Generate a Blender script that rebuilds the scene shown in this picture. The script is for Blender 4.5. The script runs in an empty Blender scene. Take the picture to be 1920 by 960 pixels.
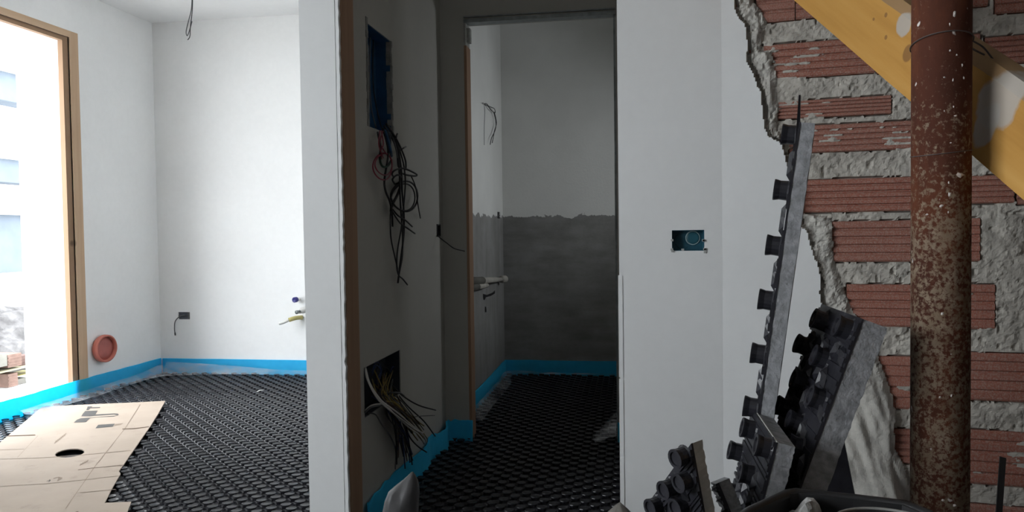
import bpy, bmesh, math, random
import numpy as np
from mathutils import Vector, Matrix, noise as mnoise

scene = bpy.context.scene
COL = scene.collection
R = math.radians

# ------------------------------------------------------------------ camera
CAM_H, FPX = 1.12, 1440.0
YAW, PITCH, ROLL = R(9.07), R(1.8), 0.0135
r0 = Vector((math.cos(YAW), math.sin(YAW), 0))
fw = Vector((-math.sin(YAW) * math.cos(PITCH), math.cos(YAW) * math.cos(PITCH), -math.sin(PITCH)))
u0 = r0.cross(fw)
cr = math.sqrt(1 - ROLL * ROLL)
rt = cr * r0 - ROLL * u0
up = ROLL * r0 + cr * u0
cam_d = bpy.data.cameras.new('camera')
cam = bpy.data.objects.new('camera', cam_d)
COL.objects.link(cam)
M = Matrix((rt, up, -fw)).transposed().to_4x4()
M.translation = (0, 0, CAM_H)
cam.matrix_world = M
cam_d.sensor_width = 36
cam_d.lens = 36 * FPX / 1920
cam_d.clip_start = 0.02
scene.camera = cam

# ------------------------------------------------------------------ world, exposure
world = bpy.data.worlds.new('overcast_sky')
scene.world = world
world.use_nodes = True
bg = world.node_tree.nodes['Background']
bg.inputs[0].default_value = (0.91, 0.96, 1.0, 1)
bg.inputs[1].default_value = 1.0
vs = scene.view_settings
scene.display_settings.display_device = 'sRGB'
vs.view_transform = 'Standard'
vs.look = 'None'
vs.gamma = 1
vs.use_curve_mapping = False
vs.exposure = 3.82
scene.cycles.max_bounces = 14
scene.cycles.diffuse_bounces = 10
scene.cycles.transparent_max_bounces = 12
scene.cycles.use_denoising = True


def portal(loc, rot, sx, sy):
    d = bpy.data.lights.new('daylight_portal', 'AREA')
    d.shape = 'RECTANGLE'; d.size = sx; d.size_y = sy
    d.cycles.is_portal = True
    o = bpy.data.objects.new('daylight_portal', d)
    o.location = loc; o.rotation_euler = rot
    COL.objects.link(o)


# room dimensions
XL, YB, XH, YF, YD, YBATH, CEIL = -3.85, 5.75, -1.01, 2.58, 4.0, 5.9, 2.85
WT = 0.42                       # outer wall thickness
W1 = (3.35, 4.755, 0.0, 2.475)   # glazed door opening: y0 y1 z0 z1
W2 = (-2.2, 1.0, 1.05, 2.7)     # second window of the left wall, beside the camera
W3 = (4.75, 5.3, 1.25, 1.8)      # bathroom window in its right wall
XBR = 0.75
portal((XL - 0.02, (W1[0] + W1[1]) / 2, (W1[2] + W1[3]) / 2), (0, R(-90), 0), W1[3] - W1[2], W1[1] - W1[0])
portal((XL - 0.02, (W2[0] + W2[1]) / 2, (W2[2] + W2[3]) / 2), (0, R(-90), 0), W2[3] - W2[2], W2[1] - W2[0])
portal((XBR + 0.02, (W3[0] + W3[1]) / 2, (W3[2] + W3[3]) / 2), (0, R(90), 0), W3[3] - W3[2], W3[1] - W3[0])

# ------------------------------------------------------------------ helpers
CAMP = Vector((0, 0, CAM_H))


def ray(x, y): return fw * FPX + rt * (x - 960) + up * (480 - y)


def onX(x, y, X): d = ray(x, y); return CAMP + d * (X / d.x)


def onY(x, y, Y): d = ray(x, y); return CAMP + d * (Y / d.y)


def onZ(x, y, Z): d = ray(x, y); return CAMP + d * ((Z - CAM_H) / d.z)


def onD(x, y, dep): return CAMP + ray(x, y) * (dep / FPX)


def tag(o, label=None, cat=None, group=None, kind=None):
    if label: o['label'] = label
    if cat: o['category'] = cat
    if group: o['group'] = group
    if kind: o['kind'] = kind
    return o


def empty(name, loc=(0, 0, 0)):
    o = bpy.data.objects.new(name, None)
    o.location = loc
    o.empty_display_size = 0.05
    COL.objects.link(o)
    return o


def link_mesh(name, me, mat, parent=None, smooth=False):
    o = bpy.data.objects.new(name, me)
    if mat is not None and not me.materials:
        me.materials.append(mat)
    COL.objects.link(o)
    if parent is not None:
        o.parent = parent
        o.matrix_parent_inverse = Matrix.Translation(-Vector(parent.location)) if parent.type == 'EMPTY' else Matrix()
    if smooth:
        for p in me.polygons: p.use_smooth = True
    return o


def mesh(name, verts, faces, mat, parent=None, smooth=False):
    me = bpy.data.meshes.new(name)
    me.from_pydata([tuple(v) for v in verts], [], faces)
    me.validate()
    me.update()
    return link_mesh(name, me, mat, parent, smooth)


class MB:
    def __init__(s): s.v, s.f = [], []

    def add(s, vs_, fs_):
        n = len(s.v)
        s.v += [tuple(v) for v in vs_]
        s.f += [[i + n for i in f] for f in fs_]
        return s

    def box(s, a, b):
        x0, y0, z0 = a; x1, y1, z1 = b
        return s.add([(x0, y0, z0), (x1, y0, z0), (x1, y1, z0), (x0, y1, z0), (x0, y0, z1), (x1, y0, z1), (x1, y1, z1), (x0, y1, z1)],
                     [(0, 3, 2, 1), (4, 5, 6, 7), (0, 1, 5, 4), (1, 2, 6, 5), (2, 3, 7, 6), (3, 0, 4, 7)])

    def tube(s, pts, rad, sides=6, closed=False):
        pts = [Vector(p) for p in pts]
        n = len(pts)
        rs = rad if isinstance(rad, (list, tuple)) else [rad] * n
        vv, ff = [], []
        prev = None
        for i, p in enumerate(pts):
            if closed: t = pts[(i + 1) % n] - pts[i - 1]
            else: t = pts[min(i + 1, n - 1)] - pts[max(i - 1, 0)]
            if t.length < 1e-9: t = Vector((0, 0, 1))
            t.normalize()
            if prev is None:
                a = t.orthogonal().normalized()
            else:
                a = prev - t * prev.dot(t)
                a = a.normalized() if a.length > 1e-6 else t.orthogonal().normalized()
            prev = a
            b = t.cross(a)
            for k in range(sides):
                an = 2 * math.pi * k / sides
                vv.append(p + (a * math.cos(an) + b * math.sin(an)) * rs[i])
        for i in range(n if closed else n - 1):
            j = (i + 1) % n
            for k in range(sides):
                k2 = (k + 1) % sides
                ff.append((i * sides + k, i * sides + k2, j * sides + k2, j * sides + k))
        if not closed:
            ff.append(tuple(range(sides))[::-1])
            ff.append(tuple((n - 1) * sides + k for k in range(sides)))
        return s.add(vv, ff)

    def lathe(s, prof, axis_o, axis_d, sides=16, caps=True):
        d = Vector(axis_d).normalized(); a = d.orthogonal().normalized(); b = d.cross(a)
        vv, ff = [], []
        for (r_, h_) in prof:
            for k in range(sides):
                an = 2 * math.pi * k / sides
                vv.append(Vector(axis_o) + d * h_ + (a * math.cos(an) + b * math.sin(an)) * r_)
        for i in range(len(prof) - 1):
            for k in range(sides):
                k2 = (k + 1) % sides
                ff.append((i * sides + k, i * sides + k2, (i + 1) * sides + k2, (i + 1) * sides + k))
        if caps:
            ff.append(tuple(range(sides))[::-1])
            ff.append(tuple((len(prof) - 1) * sides + k for k in range(sides)))
        return s.add(vv, ff)

    def build(s, name, mat, parent=None, smooth=False):
        return mesh(name, s.v, s.f, mat, parent, smooth)


def spline(pts, sub=6):
    pts = [Vector(p) for p in pts]
    if len(pts) < 3: return pts
    P = [pts[0] * 2 - pts[1]] + pts + [pts[-1] * 2 - pts[-2]]
    out = []
    for i in range(1, len(P) - 2):
        for k in range(sub):
            t = k / sub
            a, b, c, d = P[i - 1], P[i], P[i + 1], P[i + 2]
            out.append(0.5 * (2 * b + (c - a) * t + (2 * a - 5 * b + 4 * c - d) * t * t + (3 * b - a - 3 * c + d) * t ** 3))
    out.append(pts[-1])
    return out


def grid_wall(name, origin, uax, vax, nax, us, vs_, thick, holes, mat, parent=None):
    """solid slab with rectangular holes; origin + u*uax + v*vax, front face at n=0, back at n=-thick"""
    o, U, V, N = Vector(origin), Vector(uax), Vector(vax), Vector(nax)
    cu = sorted(set([us[0], us[1]] + [h[0] for h in holes] + [h[1] for h in holes]))
    cv = sorted(set([vs_[0], vs_[1]] + [h[2] for h in holes] + [h[3] for h in holes]))
    nu, nv = len(cu) - 1, len(cv) - 1

    def solid(i, j):
        if not (0 <= i < nu and 0 <= j < nv): return False
        mu, mv = (cu[i] + cu[i + 1]) / 2, (cv[j] + cv[j + 1]) / 2
        return not any(h[0] < mu < h[1] and h[2] < mv < h[3] for h in holes)
    m = MB()
    pt = lambda i, j, n: o + U * cu[i] + V * cv[j] + N * n
    for i in range(nu):
        for j in range(nv):
            if not solid(i, j): continue
            m.add([pt(i, j, 0), pt(i + 1, j, 0), pt(i + 1, j + 1, 0), pt(i, j + 1, 0)], [(0, 1, 2, 3)])
            m.add([pt(i, j, -thick), pt(i + 1, j, -thick), pt(i + 1, j + 1, -thick), pt(i, j + 1, -thick)], [(3, 2, 1, 0)])
            for (a, b, di, dj) in (((i, j), (i + 1, j), 0, -1), ((i + 1, j), (i + 1, j + 1), 1, 0), ((i + 1, j + 1), (i, j + 1), 0, 1), ((i, j + 1), (i, j), -1, 0)):
                if not solid(i + di, j + dj):
                    m.add([pt(*a, 0), pt(*a, -thick), pt(*b, -thick), pt(*b, 0)], [(0, 1, 2, 3)])
    ob = m.build(name, mat, parent)
    bm = bmesh.new(); bm.from_mesh(ob.data)
    bmesh.ops.remove_doubles(bm, verts=bm.verts, dist=1e-5)
    bmesh.ops.recalc_face_normals(bm, faces=bm.faces)
    bm.to_mesh(ob.data); bm.free()
    if parent is None: tag(ob, kind='structure')
    return ob


# ------------------------------------------------------------------ materials
class NT:
    def __init__(s, name):
        s.m = bpy.data.materials.new(name); s.m.use_nodes = True
        s.t = s.m.node_tree; s.b = s.t.nodes['Principled BSDF']
        s.tc = s.t.nodes.new('ShaderNodeTexCoord')

    def n(s, typ, **kw):
        x = s.t.nodes.new(typ)
        for k, v in kw.items():
            if hasattr(x, k): setattr(x, k, v)
            else: x.inputs[k.replace('_', ' ')].default_value = v
        return x

    def l(s, a, b): s.t.links.new(a, b)

    def noise(s, scale, detail=4, rough=0.55, coord='Object', stretch=None):
        t = s.n('ShaderNodeTexNoise'); t.inputs['Scale'].default_value = scale
        t.inputs['Detail'].default_value = detail; t.inputs['Roughness'].default_value = rough
        src = s.tc.outputs[coord]
        if stretch:
            mp = s.n('ShaderNodeMapping'); mp.inputs['Scale'].default_value = stretch
            s.l(src, mp.inputs['Vector']); src = mp.outputs[0]
        s.l(src, t.inputs['Vector'])
        return t.outputs['Fac']

    def ramp(s, fac, stops):
        r_ = s.n('ShaderNodeValToRGB')
        e = r_.color_ramp.elements
        while len(e) < len(stops): e.new(0.5)
        for i, (p, c) in enumerate(stops):
            e[i].position = p
            e[i].color = (*c, 1) if len(c) == 3 else c
        s.l(fac, r_.inputs[0])
        return r_.outputs[0]

    def mix(s, fac, a, b, mode='MIX'):
        x = s.n('ShaderNodeMix'); x.data_type = 'RGBA'; x.blend_type = mode
        for sock, v in ((x.inputs[0], fac), (x.inputs[6], a), (x.inputs[7], b)):
            if isinstance(v, bpy.types.NodeSocket): s.l(v, sock)
            elif isinstance(v, (int, float)): sock.default_value = v
            else: sock.default_value = (*v, 1)
        return x.outputs[2]

    def math(s, op, a, b=0.0):
        x = s.n('ShaderNodeMath'); x.operation = op
        for sock, v in ((x.inputs[0], a), (x.inputs[1], b)):
            if isinstance(v, bpy.types.NodeSocket): s.l(v, sock)
            else: sock.default_value = v
        return x.outputs[0]

    def sep(s, coord='Object'):
        x = s.n('ShaderNodeSeparateXYZ'); s.l(s.tc.outputs[coord], x.inputs[0]); return x.outputs

    def bump(s, fac, strength=0.3, dist=0.01):
        b = s.n('ShaderNodeBump'); b.inputs['Strength'].default_value = strength; b.inputs['Distance'].default_value = dist
        s.l(fac, b.inputs['Height']); s.l(b.outputs[0], s.b.inputs['Normal'])

    def col(s, v):
        if isinstance(v, bpy.types.NodeSocket): s.l(v, s.b.inputs['Base Color'])
        else: s.b.inputs['Base Color'].default_value = (*v, 1)
        return s

    def set(s, rough=0.8, spec=0.3, metal=0.0):
        s.b.inputs['Roughness'].default_value = rough
        s.b.inputs['Specular IOR Level'].default_value = spec
        s.b.inputs['Metallic'].default_value = metal
        return s


def simple(name, c, rough=0.7, spec=0.3, var=0.12, scale=12, metal=0.0, bump=0.0, bscale=60):
    t = NT(name)
    a = tuple(x * (1 - var) for x in c); b = tuple(min(1, x * (1 + var)) for x in c)
    t.col(t.ramp(t.noise(scale), [(0.3, a), (0.7, b)])).set(rough, spec, metal)
    if bump: t.bump(t.noise(bscale, 5), bump, 0.005)
    return t.m


def plaster_mat(name, c):
    t = NT(name)
    n1 = t.noise(1.6, 5); n2 = t.noise(30, 4)
    base = t.ramp(n1, [(0.3, tuple(x * 0.94 for x in c)), (0.7, c)])
    t.col(t.mix(0.10, base, t.ramp(n2, [(0.35, tuple(x * 0.8 for x in c)), (0.65, c)]))).set(0.9, 0.15)
    t.bump(t.noise(160, 4), 0.12, 0.002)
    return t.m


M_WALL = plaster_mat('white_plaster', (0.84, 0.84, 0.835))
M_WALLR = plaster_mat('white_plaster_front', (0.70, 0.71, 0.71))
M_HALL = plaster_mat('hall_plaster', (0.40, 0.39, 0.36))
M_CEIL = plaster_mat('ceiling_paint', (0.84, 0.84, 0.84))
M_RAW = simple('raw_block', (0.17, 0.15, 0.14), 0.95, 0.1, 0.2, 4, bump=0.4)
M_SLAB = simple('raw_concrete', (0.16, 0.155, 0.15), 0.9, 0.2, 0.2, 5, bump=0.3)


def bath_mat(name, axis):
    t = NT(name)
    s = t.sep()
    edge = t.math('ADD', s[2], t.math('MULTIPLY', t.math('SUBTRACT', t.noise(9, 6, 0.7), 0.5), 0.13))
    fac = t.ramp(edge, [(0.0, (0, 0, 0)), (1.0, (1, 1, 1))])
    step = t.math('GREATER_THAN', edge, 1.235)
    white = t.ramp(t.noise(2), [(0.3, (0.60, 0.60, 0.58)), (0.7, (0.68, 0.68, 0.66))])
    st = t.noise(3.2, 7, 0.65)
    st2 = t.noise(7, 5, 0.6, stretch=(1, 1, 0.12) if axis == 'x' else (0.5, 0.5, 1.8))
    grey = t.ramp(st, [(0.28, (0.17, 0.165, 0.155)), (0.5, (0.235, 0.23, 0.22)), (0.72, (0.32, 0.32, 0.31))])
    grey = t.mix(0.35, grey, t.ramp(st2, [(0.35, (0.16, 0.155, 0.15)), (0.65, (0.33, 0.33, 0.33))]))
    t.col(t.mix(step, grey, white)).set(0.9, 0.15)
    t.bump(t.noise(60, 5), 0.25, 0.004)
    return t.m


M_BATHB = bath_mat('bath_render_back', 'y')
M_BATHL = bath_mat('bath_render_left', 'x')


def film_mat():
    t = NT('clear_film')
    nt = t.t
    tr = t.n('ShaderNodeBsdfTransparent'); gl = t.n('ShaderNodeBsdfGlossy'); df = t.n('ShaderNodeBsdfTranslucent')
    gl.inputs['Roughness'].default_value = 0.25
    gl.inputs['Color'].default_value = (0.9, 0.92, 0.95, 1)
    df.inputs['Color'].default_value = (0.6, 0.62, 0.65, 1)
    df2 = t.n('ShaderNodeBsdfDiffuse'); df2.inputs['Color'].default_value = (0.62, 0.64, 0.67, 1)
    m0 = t.n('ShaderNodeMixShader'); m0.inputs[0].default_value = 0.45
    t.l(df2.outputs[0], m0.inputs[1]); t.l(gl.outputs[0], m0.inputs[2])
    m1 = t.n('ShaderNodeMixShader')
    t.l(t.ramp(t.noise(7, 2), [(0.35, (0.12, 0.12, 0.12)), (0.7, (0.5, 0.5, 0.5))]), m1.inputs[0])
    t.l(tr.outputs[0], m1.inputs[1]); t.l(m0.outputs[0], m1.inputs[2])
    t.l(m1.outputs[0], nt.nodes['Material Output'].inputs[0])
    return t.m


M_FILM = film_mat()


def wood_mat(name, light, dark, axis='z', scale=6, knots=True):
    t = NT(name)
    st = {'x': (0.12, 3, 3), 'y': (3, 0.12, 3), 'z': (3, 3, 0.12)}[axis]
    g = t.noise(scale, 6, 0.6, stretch=st)
    c = t.ramp(g, [(0.25, dark), (0.75, light)])
    if knots:
        v = t.n('ShaderNodeTexVoronoi'); v.inputs['Scale'].default_value = 2.6
        t.l(t.tc.outputs['Object'], v.inputs['Vector'])
        k = t.ramp(v.outputs['Distance'], [(0.0, (1, 1, 1)), (0.045, (0.8, 0.8, 0.8)), (0.08, (0, 0, 0))])
        c = t.mix(k, c, tuple(x * 0.35 for x in dark))
    t.col(c).set(0.75, 0.25)
    t.bump(g, 0.15, 0.003)
    return t.m


M_PINE = wood_mat('pine_frame', (0.62, 0.45, 0.31), (0.45, 0.30, 0.19))
M_JAMB = wood_mat('old_jamb_wood', (0.36, 0.23, 0.15), (0.25, 0.15, 0.095), 'z', 5)
def foam_mat():
    t = NT('blue_foam')
    t.col(t.ramp(t.noise(20), [(0.3, (0.055, 0.56, 0.88)), (0.7, (0.07, 0.66, 0.98))])).set(0.75, 0.25)
    t.bump(t.noise(200, 4), 0.15, 0.003)
    tl = t.n('ShaderNodeBsdfTranslucent'); tl.inputs['Color'].default_value = (0.06, 0.72, 0.92, 1)
    mx = t.n('ShaderNodeMixShader'); mx.inputs[0].default_value = 0.48
    t.l(t.b.outputs[0], mx.inputs[1]); t.l(tl.outputs[0], mx.inputs[2])
    t.l(mx.outputs[0], t.t.nodes['Material Output'].inputs[0])
    return t.m


M_FOAM = foam_mat()


def stud_mat():
    t = NT('black_panel_plastic')
    t.col(t.ramp(t.noise(25), [(0.3, (0.010, 0.010, 0.013)), (0.7, (0.022, 0.022, 0.028))])).set(0.36, 0.38)
    t.bump(t.noise(90, 3), 0.15, 0.003)
    return t.m


M_STUD = stud_mat()
M_EPS = simple('grey_polystyrene', (0.22, 0.225, 0.235), 0.9, 0.15, 0.3, 55, bump=0.6, bscale=130)
M_BOXBLUE = simple('blue_box_plastic', (0.010, 0.060, 0.14), 0.5, 0.4, 0.25, 14)
M_BOXDARK = simple('dark_box_plastic', (0.02, 0.025, 0.035), 0.5, 0.4, 0.2, 20)
M_TEAL = simple('teal_box_plastic', (0.015, 0.075, 0.11), 0.45, 0.4, 0.3, 25)
M_BLACKW = simple('black_cable', (0.012, 0.012, 0.014), 0.5, 0.4)
M_GREYW = simple('grey_cable', (0.10, 0.10, 0.105), 0.5, 0.4)
M_REDW = simple('red_cable', (0.22, 0.03, 0.05), 0.5, 0.4)
M_WHITEW = simple('white_cable', (0.55, 0.53, 0.50), 0.5, 0.4)
M_YELW = simple('ochre_cable', (0.22, 0.16, 0.04), 0.5, 0.4)
M_BROWNW = simple('brown_cable', (0.07, 0.04, 0.03), 0.5, 0.4)
M_BLUEW = simple('blue_cable', (0.02, 0.04, 0.12), 0.5, 0.4)
M_RED = simple('terracotta_pvc', (0.52, 0.16, 0.12), 0.5, 0.4, 0.1, 15)
M_REDIN = simple('terracotta_pvc_cap', (0.42, 0.13, 0.11), 0.55, 0.4, 0.15, 15)
M_CAPBLUE = simple('navy_cap', (0.015, 0.012, 0.16), 0.4, 0.5)
M_WHITEP = simple('white_pipe', (0.70, 0.69, 0.66), 0.5, 0.4)
M_OCHRE = simple('ochre_pipe', (0.50, 0.44, 0.18), 0.6, 0.3)
M_METAL = simple('dull_metal', (0.22, 0.24, 0.24), 0.45, 0.5, 0.2, 30, metal=0.6)
M_WIRE = simple('rusty_tie_wire', (0.07, 0.055, 0.05), 0.6, 0.4)

# ------------------------------------------------------------------ structure
X, Y, Z = Vector((1, 0, 0)), Vector((0, 1, 0)), Vector((0, 0, 1))
YR = -3.2           # rear end of the room
XR = 2.6
# floor slab
slab = MB().box((XL - WT, YR - 0.2, -0.2), (XR + 0.2, YBATH + 0.2, -0.03)).build('floor', M_SLAB)
tag(slab, 'black studded underfloor heating panels covering the floor', kind='structure')
ceil = MB().box((XL - WT, YR - 0.2, CEIL), (XR + 0.2, YBATH + 0.2, CEIL + 0.2)).build('ceiling', M_CEIL)
tag(ceil, 'flat white ceiling over the rooms', kind='structure')

# left outer wall with the tall glazed-door opening and a window nearer the camera
PIPE = onX(188, 653, XL)
wl = grid_wall('wall_left', (XL, 0, 0), Y, Z, X, (YR, YBATH + 0.2), (-0.03, CEIL), WT,
               [(W1[0] - 0.052, W1[1] + 0.052, -0.03, W1[3] + 0.03), W2], M_WALL)
tag(wl, 'white plastered outer wall with the bright tall opening')
wb = grid_wall('wall_back', (0, YB, 0), X, Z, -Y, (XL, -1.1), (-0.03, CEIL), 0.15,
               [(-3.687, -3.584, 0.442, 0.502)], M_WALL)
tag(wb, 'white end wall of the bright room')
# partition between bright room and hall
ub = (2.855, 3.152, 1.535, 1.932)
lb = (2.752, 3.206, 0.425, 0.615)
hs = (3.865, 3.940, 1.10, 1.165)
bs = (5.66, 5.77, 1.222, 1.272)
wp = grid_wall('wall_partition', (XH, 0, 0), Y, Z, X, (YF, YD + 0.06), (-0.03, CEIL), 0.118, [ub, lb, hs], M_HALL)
tag(wp, 'dim plastered hall wall with two cut-out boxes')
wp2 = grid_wall('wall_partition_left', (XH - 0.145, 0, 0), Y, Z, -X, (YF, YB + 0.02), (-0.03, CEIL), 0.027, [], M_WALLR)
# white end face of the partition: skim on the end plus a cracked corner bead
e = MB().box((XH - 0.145, YF - 0.012, -0.03), (XH - 0.0140, YF, CEIL)).build('wall_pillar', M_WALLR)
tag(e, 'white plastered end of the wall between bright room and hall', kind='structure')
mb = MB()
random.seed(4)
zz = [-0.03 + i * 0.02 for i in range(145)]
vv = []
for z_ in zz:
    jr = random.uniform(-0.0022, 0.0012) + (-0.003 if random.random() < 0.06 else 0)
    jl = random.uniform(-0.0009, 0.0007)
    vv += [(XH - 0.0112 + jl, YF - 0.0125, z_), (XH + 0.001 + jr, YF - 0.0125, z_), (XH + 0.001 + jr, YF + 0.003, z_), (XH - 0.0112 + jl, YF + 0.003, z_)]
ff = []
for i in range(len(zz) - 1):
    for k in range(4):
        ff.append((i * 4 + k, i * 4 + (k + 1) % 4, i * 4 + 4 + (k + 1) % 4, i * 4 + 4 + k))
ff += [(3, 2, 1, 0), tuple(len(vv) - 4 + k for k in range(4))]
bead = mesh('corner_bead', vv, ff, M_WALLR, e)
tag(bead, 'ragged white plaster corner strip behind a thin crack')
t1 = MB().box((XH - 0.01, YF + 0.004, -0.02), (XH + 0.006, YF + 0.117, CEIL)).build('trim_1', M_JAMB)
tag(t1, 'bare brown wooden lining board at the hall corner', kind='structure')
# hall end wall with doorway to the bathroom
DX0, DX1, DZ = -0.882, -0.088, 2.238
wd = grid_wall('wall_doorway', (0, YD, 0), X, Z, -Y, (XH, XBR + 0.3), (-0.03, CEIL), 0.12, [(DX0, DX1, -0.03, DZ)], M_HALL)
tag(wd, 'dim hall end wall around the bathroom doorway')
wbl = grid_wall('wall_bathroom_left', (XH, 0, 0), Y, Z, X, (YD + 0.12, YBATH), (-0.03, CEIL), 0.118, [bs], M_BATHL)
tag(wbl, 'bathroom side wall, grey render below and white above')
wbb = grid_wall('wall_bathroom_back', (0, YBATH, 0), X, Z, -Y, (XH - 0.118, XBR + 0.3), (-0.03, CEIL), 0.15, [], M_BATHB)
tag(wbb, 'bathroom end wall, grey render below and white above')
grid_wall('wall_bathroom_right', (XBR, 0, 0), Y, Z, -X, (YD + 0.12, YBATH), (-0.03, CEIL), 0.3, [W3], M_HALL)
# front wall with the socket box, right of the hall
XE, XC = -0.051, 0.283
SOC = (0.122, 0.226, 1.05, 1.118)
wf = grid_wall('wall_front', (0, YF, 0), X, Z, -Y, (XE, XC + 0.02), (-0.03, CEIL), 0.12, [SOC], M_WALLR)
tag(wf, 'pale plastered wall with a small teal socket box')
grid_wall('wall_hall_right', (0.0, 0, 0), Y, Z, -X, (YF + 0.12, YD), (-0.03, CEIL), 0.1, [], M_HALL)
# chipped left arris of the front wall
mb = MB()
random.seed(9)
for z0, z1 in ((0.0, 0.36), (0.365, 0.62), (0.63, 0.97)):
    mb.box((XE - 0.0035, YF - 0.002, z0), (XE + 0.0105, YF + 0.02, z1))
ch = mb.build('corner_bead', M_WALLR, wf)
# shell behind and beside the camera
grid_wall('wall_rear', (0, YR, 0), X, Z, Y, (XL, XR + 0.2), (-0.03, CEIL), 0.2, [], M_RAW)
grid_wall('wall_side', (XR, 0, 0), Y, Z, -X, (YR, YF), (-0.03, CEIL), 0.2, [], M_RAW)

# window_1: bare pine sub-frame in the opening
w1 = empty('window_1', (XL, W1[1], 0))
tag(w1, 'bare pine frame around the bright tall opening', kind='structure')
fy0, fy1, fz = W1[0], W1[1], W1[3]
M_PINEY = wood_mat('pine_frame_head', (0.62, 0.45, 0.31), (0.45, 0.30, 0.19), 'y')
M_PINED = wood_mat('pine_rebate', (0.36, 0.235, 0.15), (0.25, 0.155, 0.095))
M_PINEDY = wood_mat('pine_rebate_head', (0.36, 0.235, 0.15), (0.25, 0.155, 0.095), 'y')
for sg, y0 in ((1, fy1), (-1, fy0)):
    ya, yb_, yc = y0, y0 + sg * 0.052, y0 + sg * 0.135
    o = MB().box((XL - 0.045, min(yb_, yc), 0.0), (XL + 0.006, max(yb_, yc), fz + 0.075)).build('frame_jamb', M_PINE, w1)
    MB().box((XL - 0.045, min(ya, yb_), 0.0), (XL - 0.008, max(ya, yb_), fz + 0.03)).build('rebate', M_PINED, o)
o = MB().box((XL - 0.045, fy0 - 0.052, fz + 0.03), (XL + 0.006, fy1 + 0.052, fz + 0.075)).build('frame_head', M_PINEY, w1)
MB().box((XL - 0.045, fy0, fz), (XL - 0.008, fy1, fz + 0.03)).build('rebate', M_PINEDY, o)

# door_1: lining of the bathroom doorway
d1 = empty('door_1', (DX0, YD, 0))
tag(d1, 'bathroom doorway with a bare wooden lining and steel head', kind='structure')
MB().box((DX0 - 0.0, YD + 0.004, 0), (DX0 + 0.014, YD + 0.10, DZ - 0.13)).build('frame_jamb', M_JAMB, d1)
m = MB()
m.box((DX0, YD - 0.002, DZ - 0.13), (DX0 + 0.012, YD + 0.09, DZ))
m.box((DX0 + 0.012, YD + 0.02, DZ - 0.11), (DX0 + 0.03, YD + 0.06, DZ - 0.035))
o = m.build('mortar_lump', simple('doorway_mortar', (0.33, 0.33, 0.31), 0.9, 0.2, 0.3, 30, bump=0.6), d1)
m = MB().box((DX0 + 0.002, YD - 0.008, DZ - 0.014), (DX1, YD + 0.05, DZ + 0.004))
m.box((DX0 + 0.002, YD - 0.012, DZ + 0.012), (DX1, YD + 0.0, DZ + 0.018))
m.build('head_profile', M_METAL, d1)
MB().box((DX1 - 0.010, YD + 0.01, 0), (DX1, YD + 0.10, DZ - 0.014)).build('frame_jamb', M_METAL, d1)

# ------------------------------------------------------------------ studded floor panels
film_b = MB().box((XL - 0.02, 2.2, -0.03), (XH - 0.14, YB, 0.0)).build('panel_film', M_STUD, slab)
film_h = MB().box((XH - 0.0, 1.9, -0.03), (0.0, YD + 0.01, 0.0)).build('panel_film', M_STUD, slab)
film_d = MB().box((XH, YD + 0.01, -0.03), (0.35, YBATH, 0.0)).build('panel_film', M_STUD, slab)


def stud_geo(r_=0.0185, h_=0.021, sides=10, ex=1.0):
    prof = [(r_ * 1.02, 0.0), (r_ * 0.86, h_ * 0.25), (r_ * 0.86, h_ * 0.6), (r_ * 1.08, h_ * 0.86), (r_ * 1.02, h_), (r_ * 0.62, h_ * 0.93)]
    v, f = [], []
    for (rr, hh) in prof:
        for k in range(sides):
            a = 2 * math.pi * k / sides
            v.append((rr * math.cos(a) * ex, rr * math.sin(a), hh))
    for i in range(len(prof) - 1):
        for k in range(sides):
            k2 = (k + 1) % sides
            f.append((i * sides + k, i * sides + k2, (i + 1) * sides + k2, (i + 1) * sides + k))
    f.append(tuple((len(prof) - 1) * sides + k for k in range(sides)))
    return v, f


SV, SF = stud_geo(sides=10, ex=1.12)
# two low leaf-shaped ribs beside every stud
LV = []
LF = []
for (cx, cy, an) in ((0.038, 0.004, 20), (0.008, -0.026, -25)):
    ca, sa = math.cos(R(an)), math.sin(R(an))
    n = len(LV)
    for (px, py, pz) in ((-0.018, 0, 0), (0, -0.006, 0), (0.018, 0, 0), (0, 0.006, 0), (-0.008, 0, 0.006), (0.008, 0, 0.006)):
        LV.append((cx + px * ca - py * sa, cy + px * sa + py * ca, pz))
    LF += [(n, n + 1, n + 4), (n + 1, n + 5, n + 4), (n + 1, n + 2, n + 5), (n + 2, n + 3, n + 5), (n + 3, n + 4, n + 5), (n + 3, n, n + 4)]

ca, sa = math.cos(YAW), math.sin(YAW)


def lattice(x0, x1, y0, y1):
    out = []
    ax, ay = 0.083, -0.009
    bx, by = 0.035, -0.046
    for i in range(-130, 131):
        for j in range(-170, 60):
            gx, gy = i * ax + j * bx, i * ay + j * by
            wx, wy = gx * ca - gy * sa - 1.5, gx * sa + gy * ca + 3.0
            if x0 < wx < x1 and y0 < wy < y1: out.append((wx, wy))
    return out


def in_poly(x, y, poly):
    c = False
    j = len(poly) - 1
    for i in range(len(poly)):
        xi, yi = poly[i]; xj, yj = poly[j]
        if (yi > y) != (yj > y) and x < (xj - xi) * (y - yi) / (yj - yi) + xi: c = not c
        j = i
    return c


CARD_PX = [(79, 763), (190, 757), (310, 751), (296, 776), (282, 799), (262, 827), (240, 858), (231, 871), (223, 882), (226, 887), (210, 915), (196, 943), (60, 985), (-90, 985), (-60, 880), (0, 830)]
CARD_Z = 0.026
card_xy = [tuple(onZ(x, y, CARD_Z).xy) for x, y in CARD_PX]
spots = lattice(XL + 0.05, XH - 0.165, 2.3, YB - 0.05)
spots = [p for p in spots if not in_poly(p[0], p[1], card_xy)]


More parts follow.
